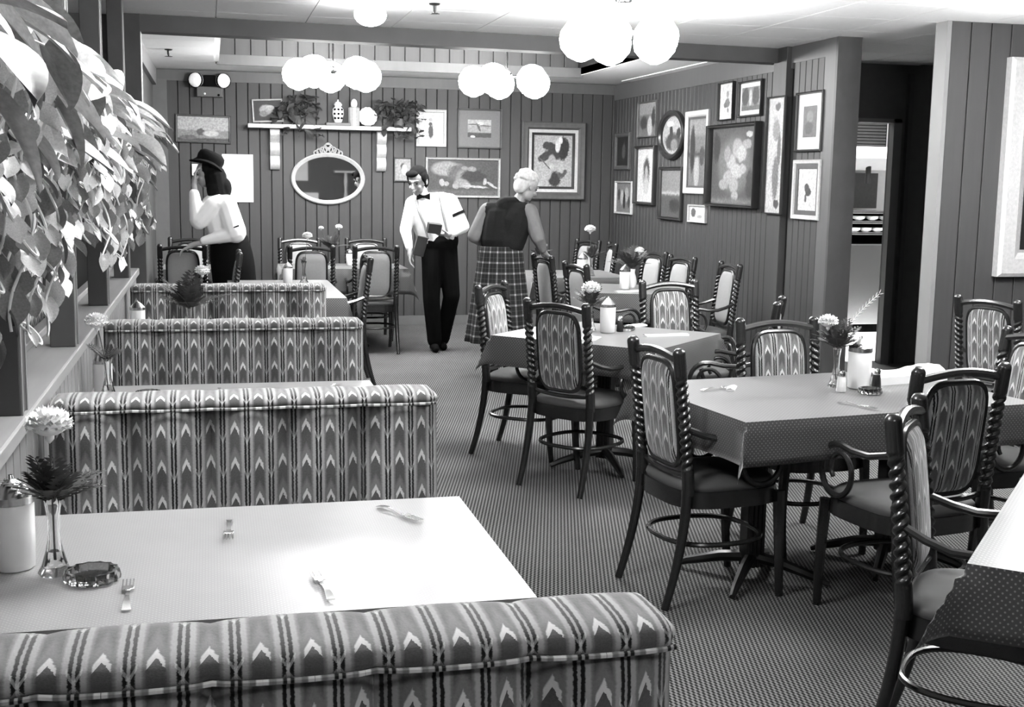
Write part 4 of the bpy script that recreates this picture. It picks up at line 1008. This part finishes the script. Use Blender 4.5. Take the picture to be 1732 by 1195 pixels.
# ------------------------------------------------------------------ people
def body(name, mat, parts, parent, voxel=.007, smooth=4, uv=None):
    b = MB()
    for p in parts:
        if p[0] == 'c': b.cap(p[1], p[2], p[3], p[4])
        elif p[0] == 'e': b.ell(p[1], p[2], 16, 10, p[3] if len(p) > 3 else None)
        elif p[0] == 'o': b.obox(p[1], p[2], p[3])
    o = b.build(name, mat, parent)
    r = o.modifiers.new('remesh', 'REMESH'); r.mode = 'VOXEL'; r.voxel_size = voxel; r.use_smooth_shade = True
    s = o.modifiers.new('smooth', 'SMOOTH'); s.factor = .5; s.iterations = smooth
    return o
def E3(ax, ay, az):
    from mathutils import Euler
    return Euler((ax, ay, az)).to_matrix()
def hand(wr, d, n, curl=.5, side=1, s=1.):   # wrist point, direction, palm normal
    wr = Vector(wr); d = Vector(d).normalized(); n = (Vector(n) - d * Vector(n).dot(d)).normalized(); w_ = d.cross(n)
    out = [('c', wr, wr + d * .035 * s, .024 * s, .026 * s)]
    pc = wr + d * .055 * s
    for q in (-1.2, -.4, .4, 1.2): out.append(('c', wr + d * .02 * s + w_ * q * .012 * s, wr + d * .085 * s + w_ * q * .017 * s, .014 * s, .0115 * s))
    for q, L_ in ((-1.2, .058), (-.4, .074), (.4, .08), (1.2, .07)):
        a = wr + d * .09 * s + w_ * q * .017 * s; p = a
        for j in range(3):
            an = curl * (j + .7); dd = d * math.cos(an) + n * math.sin(an); e = p + dd * L_ * s * (.42, .32, .26)[j]
            out.append(('c', p, e, (.0095 - j * .001) * s, (.0085 - j * .001) * s)); p = e
    a = wr + d * .03 * s + w_ * side * .022 * s; e = a + (d * .6 + w_ * side * .8 + n * .3).normalized() * .042 * s; f_ = e + (d * .9 + w_ * side * .25 + n * .4).normalized() * .034 * s
    out += [('c', a, e, .014 * s, .011 * s), ('c', e, f_, .0105 * s, .0085 * s)]
    return out
def head_parts(c, yaw, pitch, s=1., roll=0):      # yaw 0 looks along -y
    R = E3(0, 0, yaw) @ E3(pitch, 0, 0) @ E3(0, roll, 0)
    def P(x, y, z): return Vector(c) + R @ Vector((x * s, y * s, z * s))
    out = [('e', P(0, .008, .025), (.073 * s, .093 * s, .092 * s), R), ('e', P(0, -.02, -.045), (.055 * s, .066 * s, .068 * s), R), ('e', P(0, -.055, -.085), (.028 * s, .026 * s, .022 * s), R),
           ('c', P(0, -.088, .018), P(0, -.110, -.022), .009 * s, .0145 * s), ('e', P(0, -.080, .030), (.05 * s, .016 * s, .010 * s), R),
           ('e', P(0, -.082, -.052), (.022 * s, .012 * s, .006 * s), R), ('e', P(0, -.080, -.064), (.018 * s, .012 * s, .006 * s), R)]
    for q in (-1, 1):
        out += [('e', P(q * .075, .012, -.005), (.009 * s, .02 * s, .032 * s), R), ('e', P(q * .035, -.065, -.028), (.022 * s, .018 * s, .018 * s), R)]
    return out, P, R
def face(t, P, R, s=1., brow='hairdark'):
    for q in (-1, 1):
        MB().ell(P(q * .031, -.079, .010), (.011 * s, .006 * s, .005 * s), 10, 6, R).build('eye', 'black', t)
        MB().tube([P(q * .014, -.093, .032), P(q * .032, -.092, .038), P(q * .05, -.078, .032)], .0035 * s, 6).build('eyebrow', brow, t)
    MB().tube([P(-.02, -.092, -.058), P(0, -.096, -.057), P(.02, -.092, -.058)], .0025 * s, 6).build('mouth', 'susp', t)

# the waiter
X0, Y0 = 2.0, 11.30
t = thing('person', 'man in white shirt, bow tie and suspenders, holding two dark boxes', 'person', (X0, Y0, 0))
hp, P, R = head_parts((-.155, -.10, 1.585), -.62, .42, 1.08)
lh = hand((-.24, -.21, .955), (-.05, -.25, -1), (.9, -.2, 0), .35, -1); rh = hand((.12, -.22, 1.105), (-1, -.12, .02), (0, .3, 1), .55, -1)
bd = hp + lh + rh + [('c', (-.09, -.02, 1.42), (-.14, -.07, 1.52), .058, .052), ('c', (-.05, 0, 1.36), (.07, .01, 1.05), .085, .08), ('c', (-.19, -.02, 1.37), (-.26, -.10, 1.13), .05, .038), ('c', (-.26, -.10, 1.13), (-.24, -.21, .95), .036, .024),
      ('c', (.18, 0, 1.40), (.28, -.05, 1.17), .05, .038), ('c', (.28, -.05, 1.17), (.12, -.22, 1.105), .036, .024),
      ('c', (.02, 0, .96), (-.01, -.04, .5), .07, .05), ('c', (-.01, -.04, .5), (.03, 0, .08), .05, .032), ('c', (.13, .02, .96), (.18, -.02, .52), .07, .05), ('c', (.18, -.02, .52), (.13, .14, .08), .05, .032)]
body('body', 'skin', bd, t, .0055, 2)
face(t, P, R)
body('hair', 'hairdark', [('e', P(0, .026, .050), (.086, .098, .084), R), ('e', P(0, .066, -.01), (.080, .062, .100), R), ('e', P(-.015, -.055, .088), (.060, .042, .030), R), ('e', P(.070, .000, .035), (.020, .045, .045), R), ('e', P(-.070, .000, .035), (.020, .045, .045), R), ('e', P(.074, -.012, .0), (.010, .014, .04), R), ('e', P(-.074, -.012, .0), (.010, .014, .04), R)], t, .006, 3)
body('shirt', 'shirt', [('c', (-.11, -.01, 1.31), (.0, .0, 1.04), .13, .125), ('c', (.06, 0, 1.32), (.13, .01, 1.04), .13, .12), ('c', (-.17, -.02, 1.385), (.16, 0, 1.405), .075, .075), ('c', (-.12, -.02, 1.42), (.1, 0, 1.43), .06, .06), ('c', (-.10, -.03, 1.44), (-.115, -.04, 1.48), .07, .062), ('c', (-.19, -.02, 1.38), (-.265, -.09, 1.14), .068, .055), ('c', (-.265, -.09, 1.14), (-.245, -.185, .985), .055, .036),
     ('c', (.175, 0, 1.40), (.285, -.04, 1.17), .072, .062), ('c', (.285, -.04, 1.17), (.15, -.20, 1.11), .060, .036)], t, .008, 5)
body('trousers', 'black', [('c', (.0, .0, 1.04), (.13, .01, 1.04), .128, .124), ('c', (.0, 0, .98), (-.01, -.04, .5), .105, .082), ('c', (-.01, -.04, .5), (.03, 0, .10), .082, .070), ('c', (.14, .02, .98), (.185, -.02, .52), .105, .082), ('c', (.185, -.02, .52), (.13, .13, .10), .080, .070)], t, .008, 5)
for (x, y) in ((.03, 0), (.13, .14)):
    body('shoe', 'black', [('c', (x, y + .03, .045), (x - .01, y - .13, .035), .045, .035), ('c', (x, y + .04, .03), (x, y, .075), .04, .045)], t, .008, 3)
MB().tube([(-.06, -.140, 1.06), (-.10, -.152, 1.2), (-.15, -.148, 1.31), (-.17, -.10, 1.41), (-.16, -.04, 1.455)], .0125, 6).build('suspender', 'susp', t)
MB().tube([(.135, -.125, 1.06), (.10, -.142, 1.2), (.07, -.136, 1.33), (.06, -.085, 1.43), (.06, -.02, 1.48)], .0125, 6).build('suspender', 'susp', t)
tie = Vector((-.105, -.125, 1.445)); b = MB()
for s in (-1, 1):
    b.add([tie + Vector((s * .006, -.012, .010)), tie + Vector((s * .062, -.002, .034)), tie + Vector((s * .062, -.002, -.030)), tie + Vector((s * .006, -.012, -.010)),
           tie + Vector((s * .006, .012, .010)), tie + Vector((s * .062, .012, .034)), tie + Vector((s * .062, .012, -.030)), tie + Vector((s * .006, .012, -.010))],
          [(0,1,2,3), (7,6,5,4), (0,4,5,1), (3,2,6,7), (1,5,6,2)])
b.ell(tie + Vector((0, -.008, 0)), (.013, .012, .014), 8, 6); b.build('bow_tie', 'black', t, smooth=False)
gc = Vector((.232, -.020, 1.285)); ga = Vector((.11, -.04, -.24)).normalized(); gu = ga.cross(Vector((0, 1, 0))).normalized(); gv = ga.cross(gu)
MB().grid(lambda a, b: tuple(gc + gu * (.076 * math.cos(2 * PI * a)) + gv * (.076 * math.sin(2 * PI * a)) + ga * ((b - .5) * .028)), 28, 2, closeu=True).build('sleeve_garter', 'black', t)
body('collar', 'shirt', [('c', (-.115, -.045, 1.46), (-.13, -.06, 1.50), .068, .063)], t, .008, 3)
o = MB().box(-.062, -.035, -.045, .062, .035, .045).build('order_box', 'boxdark', smooth=False, bevel=.004); o.location = (X0 - .03, Y0 - .27, 1.165); o.rotation_euler = (.2, .12, .1); tag(o, 'small dark box held at the waiter\'s waist, upper of two', 'box', 'dark boxes held by the waiter')
o = MB().box(-.05, -.025, -.09, .05, .025, .09).build('order_box', 'boxdark', smooth=False, bevel=.004); o.location = (X0 - .15, Y0 - .23, 1.0); o.rotation_euler = (.1, .25, 0); tag(o, 'dark upright box held under the upper one beside the waiter\'s hip', 'box', 'dark boxes held by the waiter')

# the white-haired woman
X0, Y0 = 2.33, 9.85
t = thing('person', 'white-haired woman in a dark vest and plaid skirt, seen from behind', 'person', (X0, Y0, 0))
hp, P, R = head_parts((.20, -.02, 1.555), 2.0, .45, .95)
rh = hand((.33, -.06, 1.035), (.5, .35, -.35), (0, .3, -1), .5, 1, .95); lh = hand((-.10, .24, 1.08), (.8, .5, -.2), (0, 0, -1), .4, -1, .95)
body('body', 'skin', hp + rh + lh + [('c', (.08, 0, 1.38), (.165, 0, 1.49), .05, .048), ('c', (.04, 0, 1.30), (-.0, 0, .98), .09, .09), ('c', (.21, -.11, 1.35), (.27, -.12, 1.14), .045, .036), ('c', (.27, -.12, 1.14), (.33, -.06, 1.035), .034, .023), ('c', (-.11, .1, 1.36), (-.22, .1, 1.14), .045, .036), ('c', (-.22, .1, 1.14), (-.10, .24, 1.08), .034, .023),
      ('c', (-.07, 0, .95), (-.06, 0, .5), .08, .05), ('c', (-.06, 0, .5), (-.06, .02, .08), .05, .03), ('c', (.08, 0, .95), (.08, 0, .5), .08, .05), ('c', (.08, 0, .5), (.08, .02, .08), .05, .03)], t, .006, 2)
face(t, P, R, 1, 'hairwhite')
hr = [('e', P(0, .03, .055), (.094, .100, .085), R), ('e', P(0, .072, .0), (.080, .052, .088), R)]
rr = random.Random(5)
for k in range(110):
    a, z = rr.uniform(0, 2 * PI), rr.uniform(-.3, 1); q = math.sqrt(1 - z * z)
    y = .035 + .098 * q * math.sin(a); zz_ = .048 + .086 * z
    if y < -.03 and zz_ < .075: continue
    hr.append(('e', P(.092 * q * math.cos(a), y, zz_), (.019, .019, .017)))
body('curly_hair', 'hairwhite', hr, t, .006, 1)
body('vest', 'vest', [('c', (-.02, .03, 1.28), (-.03, .02, 1.14), .135, .145), ('c', (.11, -.04, 1.28), (.06, -.02, 1.14), .135, .14), ('c', (-.08, .07, 1.35), (.17, -.07, 1.35), .085, .085), ('c', (.02, 0, 1.40), (.10, 0, 1.42), .08, .062), ('c', (-.03, .02, 1.12), (.04, -.02, 1.12), .150, .150)], t, .009, 5)
body('blouse', 'sleeve', [('c', (.20, -.10, 1.355), (.27, -.12, 1.15), .072, .062), ('c', (.27, -.12, 1.15), (.325, -.07, 1.05), .058, .038), ('c', (-.11, .08, 1.355), (-.215, .09, 1.15), .070, .062), ('c', (-.215, .09, 1.15), (-.12, .22, 1.085), .06, .038)], t, .008, 4)
q = MB()
def sk(a, b):
    th = 2 * PI * a; z = 1.07 - .79 * b; r = .168 + .10 * b; fl = 1 + (.06 * b) * math.sin(9 * th)
    return (-.01 + .03 * b * 0 + r * 1.03 * fl * math.cos(th), r * .88 * fl * math.sin(th), z)
q.grid(sk, 72, 20, closeu=True, uv=lambda a, b: (a * 1.35, b * .78)); q.build('plaid_skirt', 'plaid', t, angle=180)
bpy.data.objects['plaid_skirt'].modifiers.new('t', 'SOLIDIFY').thickness = .006
for x in (-.06, .08): body('shoe', 'black', [('c', (x, -.01, .045), (x + .01, .15, .035), .042, .034)], t, .008, 3)

# the woman in the hat
X0, Y0 = .07, 10.95
t = thing('person', 'woman in a dark hat, white blouse and dark skirt by the left wall', 'person', (X0, Y0, 0))
hp, P, R = head_parts((-.10, 0, 1.62), -1.45, .25, .97)
uh = hand((-.205, -.09, 1.53), (.12, .05, 1), (1, 0, 0), .3, 1, .95); dh = hand((-.22, -.12, 1.02), (-.9, .1, -.45), (0, 0, -1), .35, -1, .95)
body('body', 'skin', hp + uh + dh + [('c', (.0, 0, 1.42), (-.06, 0, 1.52), .052, .048), ('c', (.0, 0, 1.32), (.08, 0, 1.05), .08, .08), ('c', (-.03, -.14, 1.36), (-.18, -.12, 1.24), .045, .036), ('c', (-.18, -.12, 1.24), (-.205, -.09, 1.53), .034, .024), ('c', (.06, -.13, 1.36), (.12, -.18, 1.10), .045, .036), ('c', (.12, -.18, 1.10), (-.22, -.12, 1.02), .034, .024),
     ('c', (.06, -.06, .95), (.05, -.06, .5), .085, .05), ('c', (.05, -.06, .5), (.05, -.04, .08), .05, .03), ('c', (.10, .08, .95), (.09, .08, .5), .085, .05), ('c', (.09, .08, .5), (.09, .08, .08), .05, .03)], t, .006, 2)
face(t, P, R)
body('long_hair', 'hairdark', [('e', P(0, .03, .03), (.084, .095, .09), R), ('c', (-.03, -.02, 1.60), (.0, -.05, 1.44), .098, .085), ('e', (-.03, -.07, 1.49), (.075, .06, .10)), ('e', (.05, -.04, 1.50), (.06, .07, .09)), ('e', (-.01, -.08, 1.40), (.05, .05, .06)), ('c', (-.0, .06, 1.58), (.03, .06, 1.42), .07, .04)], t, .008, 3)
hR = E3(0, 0, -1.45) @ E3(-.42, 0, 0)
def HP(x, y, z): return Vector((-.085, 0, 1.695)) + hR @ Vector((x, y, z))
b = MB(); pr = [(.148, -.016), (.155, -.006), (.13, .012), (.108, .022), (.112, .06), (.104, .095), (.075, .118), (.01, .125)]
vs = []; n = 32
for j, (r_, z) in enumerate(pr):
    for k in range(n):
        a = 2 * PI * k / n; vs.append(HP(r_ * math.cos(a) * .92, r_ * math.sin(a) * 1.05, z + (.02 * math.cos(2 * a) if j < 3 else 0)))
b.add(vs, [(j*n+k, j*n+(k+1) % n, (j+1)*n+(k+1) % n, (j+1)*n+k) for j in range(len(pr)-1) for k in range(n)] + [tuple(range((len(pr)-1)*n, len(pr)*n)), tuple(range(n))[::-1]])
b.build('hat', 'black', t, angle=60)
body('blouse', 'shirt', [('c', (-.02, -.04, 1.32), (.05, -.03, 1.07), .145, .13), ('c', (.02, .05, 1.32), (.09, .04, 1.08), .14, .13), ('c', (-.0, -.13, 1.37), (.02, .12, 1.37), .08, .08), ('c', (-.04, -.14, 1.36), (-.17, -.12, 1.22), .075, .075), ('c', (-.18, -.12, 1.23), (-.205, -.10, 1.45), .07, .045), ('c', (.06, -.13, 1.36), (.13, -.17, 1.13), .09, .095), ('c', (.12, -.18, 1.12), (-.13, -.145, 1.055), .075, .038), ('c', (-.0, 0, 1.42), (-.04, 0, 1.48), .065, .058)], t, .008, 4)
MB().tube([(.16, -.26, 1.19), (.12, -.255, 1.175), (.09, -.23, 1.165)], .006, 6).build('sleeve_band', 'black', t)
q = MB()
q.grid(lambda a, b: (lambda th, r, z: (.08 + .05 * math.sin(b * 2) + r * math.cos(th) * 1.05 * (1 + .05 * b * math.sin(7 * th)), r * math.sin(th), z))(2 * PI * a, .145 + .035 * math.sin(min(1, b * 3) * PI / 2) - .02 * b, 1.09 - .85 * b), 48, 16, closeu=True)
q.build('dark_skirt', 'black', t, angle=180); bpy.data.objects['dark_skirt'].modifiers.new('t', 'SOLIDIFY').thickness = .006
for y in (-.05, .08): body('shoe', 'black', [('c', (.06, y, .045), (-.09, y, .035), .042, .034)], t, .008, 3)
body('hair_ribbon', 'shirt', [('e', (.03, -.02, 1.56), (.04, .02, .025)), ('e', (.055, -.03, 1.50), (.02, .015, .04))], t, .007, 2)
